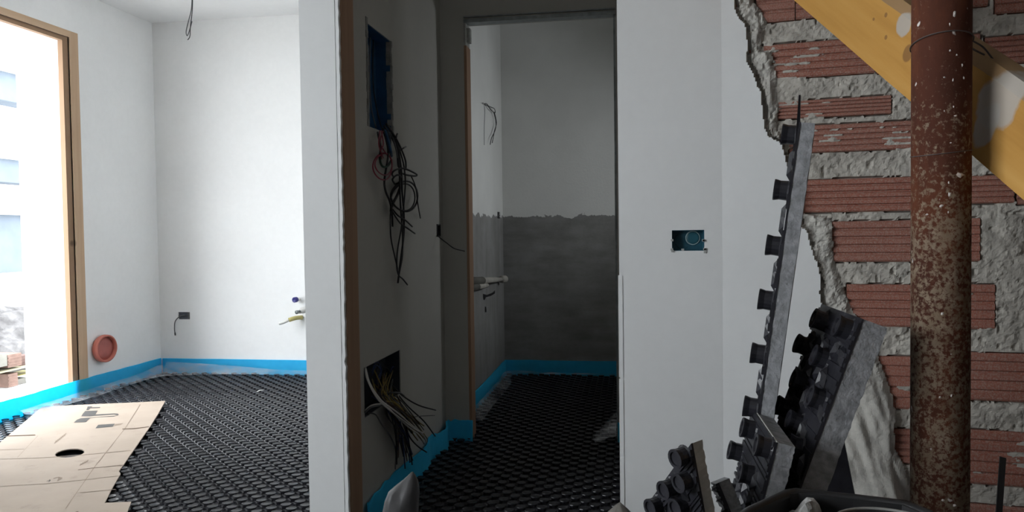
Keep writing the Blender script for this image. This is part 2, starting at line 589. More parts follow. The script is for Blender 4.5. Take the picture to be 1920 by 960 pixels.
def pix(p):
    v = Vector(p) - CAMP
    d = v.dot(fw)
    return 960 + FPX * v.dot(rt) / d, 480 - FPX * v.dot(up) / d


vis, rest = [], []
for p in spots:
    px, py = pix((p[0], p[1], 0.02))
    ((vis if (-5 < px < 583 and py < 966) else rest)).append(p)
vis.sort(key=lambda p: p[0] ** 2 + p[1] ** 2)
near, rest = vis[:300], rest + vis[300:]
rest += lattice(XH + 0.03, -0.01, 2.0, YD + 0.02)
rest += lattice(XH + 0.04, 0.3, YD + 0.02, YBATH - 0.03)
sme = bpy.data.meshes.new('stud')
rotS = lambda v: (v[0] * ca - v[1] * sa, v[0] * sa + v[1] * ca, v[2])
sv_r = [rotS(v) for v in SV]; lv_r = [rotS(v) for v in LV]
sme.from_pydata(sv_r, [], SF); sme.update(); sme.materials.append(M_STUD)
for (x, y) in near:
    o = bpy.data.objects.new('stud', sme)
    o.location = (x, y, 0); o.parent = slab
    COL.objects.link(o)
allv, allf = [], []
for (x, y) in rest:
    n = len(allv)
    allv += [(v[0] + x, v[1] + y, v[2]) for v in sv_r]
    allf += [tuple(i + n for i in f) for f in SF]
o = mesh('stud_field', allv, allf, M_STUD, slab); tag(o, 'rows of small black studs further back', kind='stuff')
allv, allf = [], []
for (x, y) in near + rest:
    n = len(allv)
    allv += [(v[0] + x, v[1] + y, v[2]) for v in lv_r]
    allf += [tuple(i + n for i in f) for f in LF]
o = mesh('rib_field', allv, allf, M_STUD, slab); tag(o, kind='stuff')

# ------------------------------------------------------------------ blue perimeter foam and clear film


def strip(name, path, h, th, mat, label, cat, lean=0.0, wav=0.0, group=None, seed=1, z0=0.0):
    pts = spline(path, 8)
    m = MB()
    n = len(pts)
    for i, p in enumerate(pts):
        t = (pts[min(i + 1, n - 1)] - pts[max(i - 1, 0)]); t.z = 0; t.normalize()
        nn = Vector((-t.y, t.x, 0))
        hh = h + wav * mnoise.noise(Vector((i * 0.35, seed, 0)))
        for (a, z_) in ((0, z0), (th, z0), (th + lean, z0 + hh), (lean, z0 + hh)):
            m.v.append(tuple(p + nn * a + Z * z_))
    for i in range(n - 1):
        for k in range(4):
            m.f.append([i * 4 + k, i * 4 + (k + 1) % 4, i * 4 + 4 + (k + 1) % 4, i * 4 + 4 + k])
    m.f += [[3, 2, 1, 0], [(n - 1) * 4 + k for k in range(4)]]
    o = m.build(name, mat)
    return tag(o, label, cat, group)


G = 'blue foam edge strips'
V3 = Vector
strip('foam_strip', [V3((-1.17, YB - 0.002, 0)), V3((-2.0, YB - 0.004, 0)), V3((-3.0, YB - 0.003, 0)), V3((XL + 0.02, YB - 0.004, 0))],
      0.122, 0.008, M_FOAM, 'blue foam edge strip along the foot of the bright room end wall', 'foam strip', group=G, wav=0.004)
strip('foam_strip', [V3((XL + 0.004, YB - 0.015, 0)), V3((XL + 0.004, 5.2, 0)), V3((XL + 0.004, 4.85, 0)), V3((XL + 0.01, 4.55, 0)), V3((XL + 0.026, 4.3, 0)), V3((XL + 0.02, 4.0, 0)), V3((XL + 0.02, 3.5, 0)), V3((XL + 0.02, 2.6, 0))],
      0.125, 0.008, M_FOAM, 'blue foam edge strip crossing the bright opening on the left', 'foam strip', group=G, wav=0.004, seed=3)
strip('foam_strip', [V3((-0.09, YBATH - 0.003, 0)), V3((-0.5, YBATH - 0.004, 0)), V3((-0.97, YBATH - 0.004, 0)), V3((XH + 0.004, YBATH - 0.04, 0)), V3((XH + 0.005, 5.5, 0)), V3((XH + 0.012, 5.0, 0)), V3((XH + 0.008, 4.2, 0))],
      0.120, 0.008, M_FOAM, 'dark blue foam strip around the bathroom walls beyond the doorway', 'foam strip', group=G, wav=0.003, seed=5)
strip('foam_strip', [V3((DX0 + 0.02, YD - 0.015, 0)), V3((DX0 - 0.03, YD - 0.01, 0)), V3((-0.98, YD - 0.02, 0)), V3((XH + 0.02, YD - 0.06, 0)), V3((XH + 0.05, 3.8, 0)), V3((XH + 0.008, 3.66, 0)), V3((XH + 0.035, 3.5, 0)), V3((XH + 0.03, 3.36, 0)), V3((XH + 0.01, 3.1, 0)), V3((XH + 0.014, 2.9, 0)), V3((XH + 0.02, 2.72, 0))],
      0.115, 0.008, M_FOAM, 'wavy dark blue foam strip along the hall wall below the cable box', 'foam strip', group=G, wav=0.012, seed=7, lean=-0.006)
strip('foam_strip', [V3((-0.02, 4.0 - 0.02, 0)), V3((DX1 + 0.0, YD - 0.006, 0)), V3((DX1 - 0.003, YD + 0.12, 0)), V3((DX1 + 0.05, YD + 0.15, 0))][::-1],
      0.12, 0.008, M_FOAM, 'short blue foam strip at the right side of the doorway', 'foam strip', group=G, seed=8)


def film(name, path_in, path_out, label, seed=0, rows=6, hgt=0.03):
    a, b = spline(path_in, 10), spline(path_out, 10)
    n = min(len(a), len(b))
    m = MB()
    for i in range(n):
        for k in range(rows):
            t = k / (rows - 1)
            p = a[i].lerp(b[i], t)
            w = mnoise.noise(Vector((p.x * 9, p.y * 9, seed))) * 0.6 + mnoise.noise(Vector((p.x * 22, p.y * 22, seed + 4))) * 0.4
            m.v.append((p.x + w * 0.008, p.y + w * 0.01, max(0.0235, p.z + hgt * w * math.sin(math.pi * min(1, t * 1.0)))))
    for i in range(n - 1):
        for k in range(rows - 1):
            m.f.append([i * rows + k, i * rows + k + 1, i * rows + rows + k + 1, i * rows + rows + k])
    o = m.build(name, M_FILM, smooth=True)
    return tag(o, label, 'plastic film', 'clear film at the floor edges')


film('plastic_film', [V3((-1.2, YB - 0.034, 0.055)), V3((-2.0, YB - 0.034, 0.05)), V3((-2.7, YB - 0.034, 0.045)), V3((-3.2, YB - 0.036, 0.075)), V3((-3.5, YB - 0.036, 0.09)), V3((XL + 0.07, YB - 0.045, 0.10))],
     [V3((-1.2, YB - 0.11, 0.024)), V3((-2.0, YB - 0.09, 0.024)), V3((-2.7, YB - 0.11, 0.024)), V3((-3.2, YB - 0.14, 0.024)), V3((-3.5, YB - 0.2, 0.024)), V3((XL + 0.18, YB - 0.25, 0.024))],
     'crumpled clear film against the blue foam of the end wall', 1)
film('plastic_film', [V3((XL + 0.036, YB - 0.07, 0.085)), V3((XL + 0.036, 5.4, 0.055)), V3((XL + 0.036, 5.0, 0.05)), V3((XL + 0.042, 4.75, 0.05)), V3((XL + 0.055, 4.5, 0.05)), V3((XL + 0.06, 4.2, 0.05))],
     [V3((XL + 0.22, YB - 0.12, 0.024)), V3((XL + 0.15, 5.35, 0.024)), V3((XL + 0.16, 5.0, 0.024)), V3((XL + 0.17, 4.75, 0.024)), V3((XL + 0.16, 4.5, 0.024)), V3((XL + 0.16, 4.2, 0.024))],
     'crumpled clear film along the foam below the window wall', 2)
film('plastic_film', [V3((XH + 0.04, 4.3, 0.06)), V3((XH + 0.042, 4.8, 0.06)), V3((XH + 0.036, 5.4, 0.05)), V3((XH + 0.05, 5.82, 0.05)), V3((-0.6, YBATH - 0.035, 0.03)), V3((-0.1, YBATH - 0.035, 0.03))],
     [V3((XH + 0.13, 4.35, 0.024)), V3((XH + 0.12, 4.8, 0.024)), V3((XH + 0.12, 5.4, 0.024)), V3((XH + 0.1, 5.8, 0.024)), V3((-0.6, YBATH - 0.06, 0.024)), V3((-0.1, YBATH - 0.06, 0.024))],
     'clear film edging the dark bathroom floor', 3)
film('plastic_film', [V3((DX1 - 0.012, 4.42, 0.10)), V3((DX1 - 0.012, 4.25, 0.12)), V3((DX1 - 0.012, 4.1, 0.1)), V3((DX1 - 0.012, 4.0, 0.05))],
     [V3((DX1 - 0.05, 4.42, 0.024)), V3((DX1 - 0.1, 4.25, 0.03)), V3((DX1 - 0.14, 4.08, 0.024)), V3((DX1 - 0.12, 3.96, 0.024))],
     'grey crumple of film at the right edge of the doorway', 4)

# ------------------------------------------------------------------ cardboard


def card_mat():
    t = NT('cardboard')
    a = t.ramp(t.noise(3.5, 5), [(0.3, (0.36, 0.29, 0.23)), (0.7, (0.43, 0.35, 0.285))])
    b = t.ramp(t.noise(10, 5, 0.7), [(0.28, (0.22, 0.17, 0.13)), (0.42, (0.46, 0.38, 0.31))])
    t.col(t.mix(0.25, a, b)).set(0.8, 0.25)
    t.bump(t.noise(5, 3), 0.15, 0.01)
    return t.m


M_CARD = card_mat()
M_INK = simple('grey_print', (0.095, 0.09, 0.085), 0.8, 0.2, 0.12, 40)
M_INKL = simple('pale_print', (0.26, 0.20, 0.15), 0.8, 0.2, 0.15, 60)
M_SLIT = simple('cardboard_cut_edge', (0.11, 0.07, 0.05), 0.9, 0.1)


def poly_slab(name, outline, holes, z_of, th, mat, parent=None):
    bm = bmesh.new()
    edges = []
    for ring in [outline] + holes:
        vs_ = [bm.verts.new((x, y, 0)) for x, y in ring]
        for i in range(len(vs_)):
            edges.append(bm.edges.new((vs_[i], vs_[(i + 1) % len(vs_)])))
    bmesh.ops.triangle_fill(bm, use_beauty=True, use_dissolve=False, edges=edges)
    bmesh.ops.subdivide_edges(bm, edges=bm.edges, cuts=2, use_grid_fill=True)
    for v in bm.verts: v.co.z = z_of(v.co.x, v.co.y)
    ret = bmesh.ops.extrude_face_region(bm, geom=list(bm.faces))
    for g in ret['geom']:
        if isinstance(g, bmesh.types.BMVert): g.co.z -= th
    bmesh.ops.recalc_face_normals(bm, faces=bm.faces)
    me = bpy.data.meshes.new(name)
    bm.to_mesh(me); bm.free()
    return link_mesh(name, me, mat, parent)


hole_c = onZ(131, 849, CARD_Z)
hx = (onZ(158, 846, CARD_Z) - onZ(103, 852, CARD_Z)) * 0.5
hy = (onZ(131, 842, CARD_Z) - onZ(131, 857, CARD_Z)) * 0.5
hole = [tuple((hole_c + hx * math.cos(a) + hy * math.sin(a)).xy) for a in [2 * math.pi * k / 20 for k in range(20)]]
czf = lambda x, y: CARD_Z + 0.004 * mnoise.noise(Vector((x * 1.7, y * 1.7, 2)))
card = poly_slab('cardboard_sheet', card_xy, [hole], czf, 0.005, M_CARD)
tag(card, 'flattened brown cardboard box lying on the black studs by the bright opening', 'cardboard')


def decal(pts, z=0.0012, mat=None, name='print'):
    P = [onZ(x, y, CARD_Z) for x, y in pts]
    vv = [(p.x, p.y, czf(p.x, p.y) + z) for p in P]
    return mesh(name, vv, [list(range(len(vv)))], mat or M_INK, card)


cp = lambda L: [(120 + x / 6.857, 700 + y / 6.857) for x, y in L]
decal(cp([(305, 428), (365, 425), (350, 437), (465, 433), (463, 444), (338, 450), (318, 472), (285, 474)]))
decal(cp([(272, 484), (435, 477), (405, 527), (640, 513), (690, 515), (705, 528), (690, 540), (640, 527), (400, 545), (330, 553), (222, 553), (240, 520)]))
decal(cp([(125, 635), (165, 598), (215, 577), (330, 568), (600, 547), (690, 541), (640, 553), (400, 566), (335, 574), (305, 605), (285, 629)]))
decal(cp([(405, 710), (440, 665), (655, 650), (625, 690)]))
for a, b in (((660, 655), (760, 645)), ((650, 668), (740, 660))):
    decal(cp([a, b, (b[0] - 4, b[1] + 6), (a[0] - 4, a[1] + 6)]), mat=M_INKL)
# faint side print and creases
c2 = lambda L: [(x / 4, 720 + y / 4) for x, y in L]
for q in range(7):
    x, y = 405 + q * 12, 450 - q * 9
    decal(c2([(x, y), (x + 14, y - 22), (x + 22, y - 24), (x + 8, y - 2)]), mat=M_INKL)
for q in range(5):
    x, y = 595 + q * 13, 612 - q * 7
    decal(c2([(x, y), (x + 10, y - 18), (x + 18, y - 19), (x + 7, y - 2)]), mat=M_INKL)


def crease(pts, w=1.2, mat=None, name='crease'):
    top = pts; bot = [(x, y + w) for x, y in pts][::-1]
    return decal(top + bot, 0.0009, mat or M_INKL, name)


crease(c2([(1050, 150), (940, 330), (720, 600), (490, 935)]), 1.6)
crease(c2([(0, 562), (300, 552), (640, 527), (980, 495)]), 0.7)
crease(c2([(0, 768), (330, 748), (640, 715), (890, 684)]), 0.9)
crease(c2([(600, 815), (870, 788)]), 0.7)
crease(c2([(285, 390), (130, 550)]), 0.7)
crease(c2([(0, 495), (180, 490)]), 0.6)
crease(c2([(918, 338), (1000, 335), (1118, 320)]), 1.3, M_SLIT, 'cut_slit')
crease(c2([(55, 390), (150, 387), (265, 383)]), 1.3, M_SLIT, 'cut_slit')
crease(c2([(585, 640), (700, 625), (920, 604)]), 0.7, M_SLIT, 'cut_slit')
crease(c2([(350, 730), (375, 716), (380, 722), (362, 736)]), 0.8, M_INK, 'stain')
crease(c2([(400, 705), (440, 695), (470, 700), (430, 725)]), 1.5, M_INKL, 'stain')
# loose flap lying in front
fl = [tuple(onZ(x, y, 0.03).xy) for x, y in [(160, 947), (200, 943), (246, 941), (238, 962), (225, 985), (120, 985)]]
o = poly_slab('cardboard_flap', fl, [], lambda x, y: 0.031, 0.005, M_CARD)
tag(o, 'small brown cardboard flap at the bottom edge beside the larger sheet', 'cardboard')
# white scrap
sp = onZ(487, 733, 0.03)
o = MB().tube([sp + V3((-0.006, -0.03, 0)), sp + V3((0, 0, 0.004)), sp + V3((0.012, 0.03, 0))], [0.003, 0.004, 0.002], 5).build('plastic_scrap', M_WHITEP)
tag(o, 'tiny white scrap lying on the black floor of the bright room', 'scrap')

# ------------------------------------------------------------------ bright room fittings
pd = empty('drain_pipe', tuple(PIPE))
tag(pd, 'red plastic pipe end sticking out of the white wall', 'pipe')
m = MB()
m.lathe([(0.085, -0.05), (0.085, 0.022), (0.097, 0.022), (0.100, 0.030), (0.100, 0.058), (0.096, 0.062), (0.086, 0.062), (0.084, 0.03)], PIPE, (1, -0.12, 0), 28, caps=False)
m.build('socket_ring', M_RED, pd, smooth=True)
MB().lathe([(0.0845, 0.028), (0.0845, 0.036), (0.06, 0.04), (0.01, 0.04)], PIPE, (1, -0.12, 0), 28).build('end_cap', M_REDIN, pd, smooth=True)


# back wall socket with wire
s0 = empty('socket_box', (-3.635, YB, 0.47))
tag(s0, 'dark socket box with a hanging wire in the bright room end wall', 'socket box')
m = MB().box((-3.687, YB + 0.012, 0.442), (-3.584, YB + 0.05, 0.502)).build('casing', simple('slate_box', (0.07, 0.075, 0.095), 0.6, 0.3), s0)
m = MB().box((-3.684, YB - 0.003, 0.470), (-3.590, YB + 0.012, 0.474)).box((-3.60, YB - 0.003, 0.445), (-3.586, YB + 0.012, 0.5)).build('support_lug', M_GREYW, s0)
MB().tube(spline([V3((-3.64, YB + 0.01, 0.478)), V3((-3.66, YB - 0.02, 0.468)), V3((-3.695, YB - 0.03, 0.43)), V3((-3.71, YB - 0.02, 0.37)), V3((-3.71, YB - 0.015, 0.33))]), 0.004).build('wire', M_GREYW, s0)
MB().tube([V3((-3.71, YB - 0.015, 0.335)), V3((-3.708, YB - 0.015, 0.312))], 0.0055).build('wire_tip', M_BLACKW, s0)
# capped water pipes
a = onY(560, 561, YB)
w = empty('water_pipe', tuple(a)); tag(w, 'short pipe stub with a navy blue cap on the white end wall', 'pipe')
MB().lathe([(0.016, -0.01), (0.016, 0.035)], a, (-0.15, -1, 0), 14).build('stub', M_WHITEP, w, True)
MB().lathe([(0.021, 0.03), (0.022, 0.036), (0.022, 0.06), (0.019, 0.064), (0.012, 0.058)], a, (-0.15, -1, 0), 16).build('cap', M_CAPBLUE, w, True)
a = onY(574, 580, YB)
w = empty('water_pipe', tuple(a)); tag(w, 'white valve pipe stub just below the navy blue capped one', 'pipe')
MB().lathe([(0.026, 0.0), (0.026, 0.045), (0.02, 0.05), (0.02, 0.075)], a, (-0.3, -1, -0.12), 14).build('valve_body', M_WHITEP, w, True)
MB().lathe([(0.011, 0.07), (0.011, 0.10), (0.015, 0.10), (0.015, 0.115)], a, (-0.3, -1, -0.12), 10).build('spindle', M_METAL, w, True)
a = onY(566, 595, YB)
w = empty('water_pipe', tuple(a)); tag(w, 'bent ochre pipe end lowest of the three on the white end wall', 'pipe')
q = [a, a + V3((-0.03, -0.05, 0.0)), a + V3((-0.07, -0.085, -0.012))]
MB().tube(spline(q), 0.017, 10).build('stub', M_OCHRE, w, True)
MB().tube(spline([q[2], q[2] + V3((-0.04, -0.02, -0.018)), q[2] + V3((-0.07, -0.03, -0.025))]), [0.012] * 12 + [0.01], 8).build('hose_end', M_WHITEP, w, True)

# ceiling wire
cw = onZ(360, -22, CEIL)
o = empty('ceiling_wire', tuple(cw)); tag(o, 'loose dark lamp wires hanging from the ceiling', 'wire')
D_ = cw.y
MB().tube(spline([cw] + [onY(x, y, D_) for x, y in [(360, 2), (358, 22), (352, 45), (349, 60), (351, 67), (355, 58), (360, 40)]]), 0.0035).build('wire', M_GREYW, o)
MB().tube(spline([cw + V3((0.004, 0, 0))] + [onY(x, y, D_ - 0.01) for x, y in [(361, 4), (360, 25), (357, 50), (356, 68), (352, 75)]]), 0.003).build('wire', M_BLACKW, o)

# ------------------------------------------------------------------ hall boxes and cables


def wallbox(m, y0, y1, z0, z1, dep=0.07, t=0.003):
    x1, x0 = XH - 0.004, XH - dep
    m.box((x0, y0, z0), (x0 + t, y1, z1))
    m.box((x0, y0, z0), (x1, y0 + t, z1)); m.box((x0, y1 - t, z0), (x1, y1, z1))
    m.box((x0, y0, z0), (x1, y1, z0 + t)); m.box((x0, y0, z1 - t), (x1, y1, z1))
    return m


hw = lambda L, off=0.02: [onX(x, y, XH + (off if not isinstance(off, list) else off[i])) for i, (x, y) in enumerate(L)]


def hwire(L, r_, mat, parent, off=None, name='wire'):
    n = len(L)
    if off is None: off = [0.015 + 0.03 * math.sin(math.pi * i / max(1, n - 1)) for i in range(n)]
    elif not isinstance(off, list): off = [off] * n
    return MB().tube(spline(hw(L, off), 5), r_, 6).build(name, mat, parent, True)


u = empty('distribution_box', tuple(onX(712, 150, XH)))
tag(u, 'tall blue recessed electrical box with coiled black cables on the hall wall', 'electrical box')
wallbox(MB(), *ub).build('casing', M_BOXBLUE, u)
# ragged plaster lip round the box
random.seed(3)
M_LIP = simple('grey_patch', (0.20, 0.20, 0.19), 0.9, 0.2, 0.3, 30)
for (ya, yb_, za, zb) in ((ub[0] - 0.012, ub[0] + 0.006, ub[2], ub[3] + 0.02), (ub[1] - 0.006, ub[1] + 0.008, ub[2] - 0.01, ub[3])):
    n = 16; mr = MB()
    for i in range(n):
        z1_, z2_ = za + (zb - za) * i / n, za + (zb - za) * (i + 1) / n
        mr.box((XH - 0.02, ya + random.uniform(-.004, .004), z1_), (XH + 0.002 + random.uniform(0, .003), yb_ + random.uniform(-.004, .004), z2_))
    mr.build('mortar_lip', M_LIP, u)
hwire([(700, 70), (699, 130), (702, 180), (714, 235), (722, 250)], 0.003, M_BLACKW, u, [-0.06, -0.06, -0.055, -0.04, 0.01])
hwire([(694, 60), (693, 140), (696, 200), (705, 240)], 0.003, M_GREYW, u, [-0.06, -0.06, -0.055, -0.02])
hwire([(727, 140), (722, 165), (727, 195), (730, 235)], 0.004, M_BOXBLUE, u, [-0.055, -0.05, -0.05, -0.02])
p = onX(720, 163, XH - 0.064)
MB().add([p + Y * 0.0 + Z * -.025, p + Y * 0.045 + Z * .03, p + Y * 0.07 + Z * -.02, p + Y * .04 + Z * -.045], [(0, 1, 2, 3)]).build('torn_label', simple('pale_paper', (0.12, 0.17, 0.24)), u)
K = M_BLACKW
for L, r_, mt in [
    ([(724, 232), (737, 252), (745, 275), (750, 300), (753, 330), (754, 360), (757, 395), (757, 440), (751, 490), (746, 531)], 0.0045, K),
    ([(728, 235), (742, 262), (752, 290), (758, 315), (760, 345), (757, 385), (752, 430), (746, 465), (744, 495), (747, 515), (755, 523), (764, 534)], 0.0035, K),
    ([(720, 236), (738, 265), (746, 295), (749, 325), (750, 360), (752, 400), (755, 440), (754, 480), (749, 510)], 0.004, K),
    ([(730, 238), (748, 270), (760, 300), (761, 318)], 0.004, K),
    ([(718, 240), (728, 285), (721, 335), (723, 358), (731, 378), (735, 400), (736, 424)], 0.0045, K),
    ([(735, 385), (732, 405), (733, 445), (740, 480), (746, 505)], 0.003, K),
    ([(736, 392), (746, 404), (760, 413), (773, 425)], 0.0035, K),
    ([(735, 396), (750, 418), (764, 428), (778, 438)], 0.0035, K),
    ([(770, 328), (779, 350), (783, 380), (788, 409)], 0.003, K),
    ([(744, 256), (742, 258), (745, 251)], 0.004, K),
    ([(748, 284), (756, 278), (761, 275)], 0.0035, M_GREYW),
    ([(738, 332), (735, 325), (743, 318), (758, 316), (780, 326), (779, 330), (762, 328), (748, 322)], 0.004, K),
    ([(740, 345), (736, 336), (745, 328), (752, 333), (748, 342), (742, 345)], 0.004, K),
    ([(750, 352), (744, 368), (735, 384), (733, 396)], 0.006, K),
    ([(712, 245), (710, 268), (714, 284), (719, 296)], 0.0025, M_REDW),
    ([(715, 245), (719, 270), (714, 282), (716, 298)], 0.0025, M_REDW),
    ([(718, 246), (713, 268), (722, 285), (727, 292)], 0.0025, M_REDW),
    ([(708, 248), (713, 275), (712, 292)], 0.004, K),
    ([(722, 245), (728, 265), (732, 282), (734, 292)], 0.007, M_BOXBLUE),
    ([(726, 245), (731, 262), (729, 285)], 0.006, M_BOXDARK),
    ([(712, 293), (714, 306), (719, 313), (727, 311), (734, 300)], 0.0045, simple('green_cable', (0.02, 0.05, 0.035))),
    ([(735, 252), (743, 280), (746, 312)], 0.0035, M_GREYW),
]:
    hwire(L, r_, mt, u)
for (cx, cy, rx, ry, r_, mt, of) in ((758, 368, 25, 28, 0.0045, K, 0.03), (756, 370, 22, 25, 0.0035, K, 0.04), (717, 312, 18, 25, 0.0028, M_REDW, 0.03), (719, 308, 16, 20, 0.0025, M_REDW, 0.04)):
    pts = [onX(cx + rx * math.cos(t), cy + ry * math.sin(t) + (cx and 2 * math.sin(2 * t)), XH + of + 0.012 * math.sin(t)) for t in [2 * math.pi * k / 32 for k in range(32)]]
    MB().tube(pts, r_, 6, closed=True).build('cable_coil', mt, u, True)

lo = empty('junction_box', tuple(onX(716, 720, XH)))
tag(lo, 'low square wall box bursting with a spray of loose cables in the hall', 'electrical box')
wallbox(MB(), *lb).build('casing', M_BOXDARK, lo)
wh = M_WHITEW
hwire([(684, 690), (689, 712), (704, 742), (720, 760), (750, 784), (780, 806), (793, 812)], 0.0035, wh, lo, [-0.01, 0.02, 0.05, 0.07, 0.09, 0.1, 0.1])
hwire([(685, 688), (693, 718), (710, 745), (722, 757), (748, 776), (775, 800), (793, 815), (800, 830)], 0.0035, wh, lo, [-0.01, 0.02, 0.05, 0.07, 0.09, 0.1, 0.1, 0.1])
hwire([(722, 758), (745, 782), (765, 800), (786, 816), (795, 832)], 0.003, wh, lo, [0.06, 0.08, 0.09, 0.1, 0.1])
hwire([(684, 774), (695, 764), (712, 760), (722, 762)], 0.0035, M_GREYW, lo, [0.0, 0.03, 0.05, 0.06])
hwire([(684, 770), (697, 760), (715, 757), (724, 757)], 0.003, M_WHITEW, lo, [0.0, 0.03, 0.05, 0.06])
hwire([(735, 722), (755, 742), (785, 760), (817, 769)], 0.003, K, lo, [-0.02, 0.03, 0.07, 0.09])
hwire([(738, 730), (765, 762), (795, 790), (816, 818)], 0.003, K, lo, [-0.02, 0.03, 0.07, 0.09])
hwire([(742, 765), (760, 782), (790, 780), (815, 779)], 0.002, M_GREYW, lo, [0.02, 0.05, 0.07, 0.09])
hwire([(727, 738), (737, 736), (750, 737), (758, 743)], 0.0035, M_GREYW, lo, [0.02, 0.05, 0.05, 0.04])
hwire([(690, 774), (705, 778), (716, 796), (732, 818), (742, 845), (741, 880)], 0.003, M_GREYW, lo, [0.0, 0.03, 0.04, 0.04, 0.03, 0.03])
hwire([(760, 800), (770, 822), (785, 838), (800, 848)], 0.003, K, lo, [0.04, 0.05, 0.05, 0.06])
random.seed(12)
for q in range(26):       # ochre, brown and grey fan to the right
    sx, sy = random.uniform(688, 742), random.uniform(690, 745)
    ex, ey = random.uniform(752, 802), 0
    ey = 775 + (ex - 752) * 0.75 + random.uniform(-10, 28)
    mx, my = random.uniform(712, 748), random.uniform(738, 758)
    mt = random.choice([M_YELW, M_YELW, M_BROWNW, M_GREYW, K])
    hwire([(sx, sy), (mx, my), ((mx + ex) / 2 + random.uniform(-4, 4), (my + ey) / 2 - 3), (ex, ey)], random.uniform(0.0018, 0.003), mt, lo,
          [-0.04, 0.03, 0.06 + random.uniform(0, .02), 0.08])
for q in range(20):       # dark fall straight down
    sx, sy = random.uniform(695, 740), random.uniform(715, 755)
    ex, ey = random.uniform(738, 776), random.uniform(835, 882)
    mx, my = random.uniform(722, 748), random.uniform(762, 785)
    mt = random.choice([M_BLUEW, K, M_BROWNW, K, M_GREYW])
    hwire([(sx, sy), (mx, my), ((mx + ex) / 2 + random.uniform(0, 8), (my + ey) / 2), (ex, ey)], random.uniform(0.002, 0.0032), mt, lo,
          [-0.04, 0.04, 0.05, 0.04])
for q in range(8):        # loops inside the box
    sx, sy = random.uniform(690, 740), random.uniform(672, 700)
    hwire([(sx, sy + 20), (sx + 8, sy), (sx + 18, sy + 14), (sx + 6, sy + 40)], 0.0022, random.choice([K, M_GREYW, M_BLUEW]), lo, [-0.04, -0.03, -0.03, -0.04])

s = empty('wall_switch_box', (XH, 3.9, 1.13))
tag(s, 'small dark switch box with one black wire near the doorway', 'socket box')
MB().box((XH - 0.03, hs[0], hs[2]), (XH - 0.012, hs[1], hs[3])).build('casing', M_BOXDARK, s)
m = MB()
m.box((XH - 0.012, hs[0], hs[2]), (XH + 0.003, hs[0] + 0.006, hs[3])); m.box((XH - 0.012, hs[1] - 0.006, hs[2]), (XH + 0.003, hs[1], hs[3]))
m.box((XH - 0.012, hs[0], hs[2]), (XH + 0.003, hs[1], hs[2] + 0.006)); m.box((XH - 0.012, hs[0], hs[3] - 0.006), (XH + 0.003, hs[1], hs[3]))
m.build('rim', M_BLACKW, s)
MB().tube(spline([onX(820, 440, XH)] + [onX(824, 445, XH + 0.02), onX(838, 456, XH + 0.06), onX(852, 466, XH + 0.1), onX(871, 471, XH + 0.13)]), 0.0028).build('wire', M_BLACKW, s)

# bathroom: light wires, socket, pipes
b = empty('bathroom_wires', tuple(onX(908, 195, XH)))
tag(b, 'twisted black lamp wires hanging on the bathroom side wall', 'wire')
for L, r_ in (([(908, 195), (913, 195), (920, 206), (926, 212), (930, 232), (928, 245), (922, 258), (919, 271)], 0.0028),
              ([(910, 196), (919, 200), (927, 204), (928, 212), (920, 205), (915, 199)], 0.0025),
              ([(927, 210), (931, 230), (927, 246), (923, 268)], 0.0025)):
    MB().tube(spline([onX(x, y, XH + 0.02) for x, y in L], 5), r_).build('wire', M_BLACKW, b)
MB().tube(spline([onX(x, y, XH + 0.002) for x, y in [(908, 198), (909, 212), (908, 235), (908, 272)]], 3), 0.0018).build('pencil_line', M_GREYW, b)
b = empty('bathroom_socket_box', (XH, 5.7, 1.247))
tag(b, 'tiny black socket box near the bathroom corner', 'socket box')
MB().box((XH - 0.03, bs[0], bs[2]), (XH - 0.006, bs[1], bs[3])).build('casing', M_BLACKW, b)
m = MB().box((XH - 0.006, bs[0], 1.244), (XH + 0.003, bs[1], 1.249)); m.build('bar', M_GREYW, b)
M_PIPED = simple('pipe_sleeve', (0.12, 0.115, 0.10), 0.8, 0.2)
M_PIPEL = simple('pipe_wrap', (0.40, 0.38, 0.34), 0.7, 0.3)
for (y0, y1, zp, xs, lab) in ((528, 525, 0, 0, 'upper grey lagged pipe crossing the bathroom side wall'), (540, 536, 1, 0, 'lower grey lagged pipe on the bathroom side wall')):
    a_, b_ = onX(876, y0, XH + 0.03), onX(940 if zp == 0 else 913, y1 - 1, XH + 0.03)
    w = empty('heating_pipe', tuple(a_)); tag(w, lab, 'pipe')
    c_ = a_.lerp(b_, 0.38 if zp == 0 else 0.45)
    MB().tube([a_, c_], 0.026, 10).build('lagging', M_PIPED, w, True)
    MB().tube([c_, c_.lerp(b_, 0.6), b_], [0.022, 0.02, 0.015], 10).build('pipe_end', M_PIPEL, w, True)
    if zp == 0: MB().lathe([(0.026, 0), (0.028, 0.01), (0.028, 0.06), (0.022, 0.07)], b_, (0.3, 1, 0), 12).build('fitting', M_PIPEL, w, True)
hole_ = empty('wall_outlet_hole', tuple(onX(917, 550, XH)))
tag(hole_, 'dark drips and outlet hole below the bathroom pipes', 'outlet')
m = MB()
for L in ([(906, 551), (913, 553), (925, 548), (928, 544), (928, 550), (920, 555), (911, 557), (909, 562), (907, 562)], [(910, 575), (912, 575), (912, 585), (910, 585)]):
    P1 = [onX(x, y, XH + 0.003) for x, y in L]; P0 = [onX(x, y, XH - 0.002) for x, y in L]
    n = len(L)
    m.add(P1 + P0, [list(range(n))] + [[i, (i + 1) % n, n + (i + 1) % n, n + i] for i in range(n)])
m.build('opening', M_BLACKW, hole_)

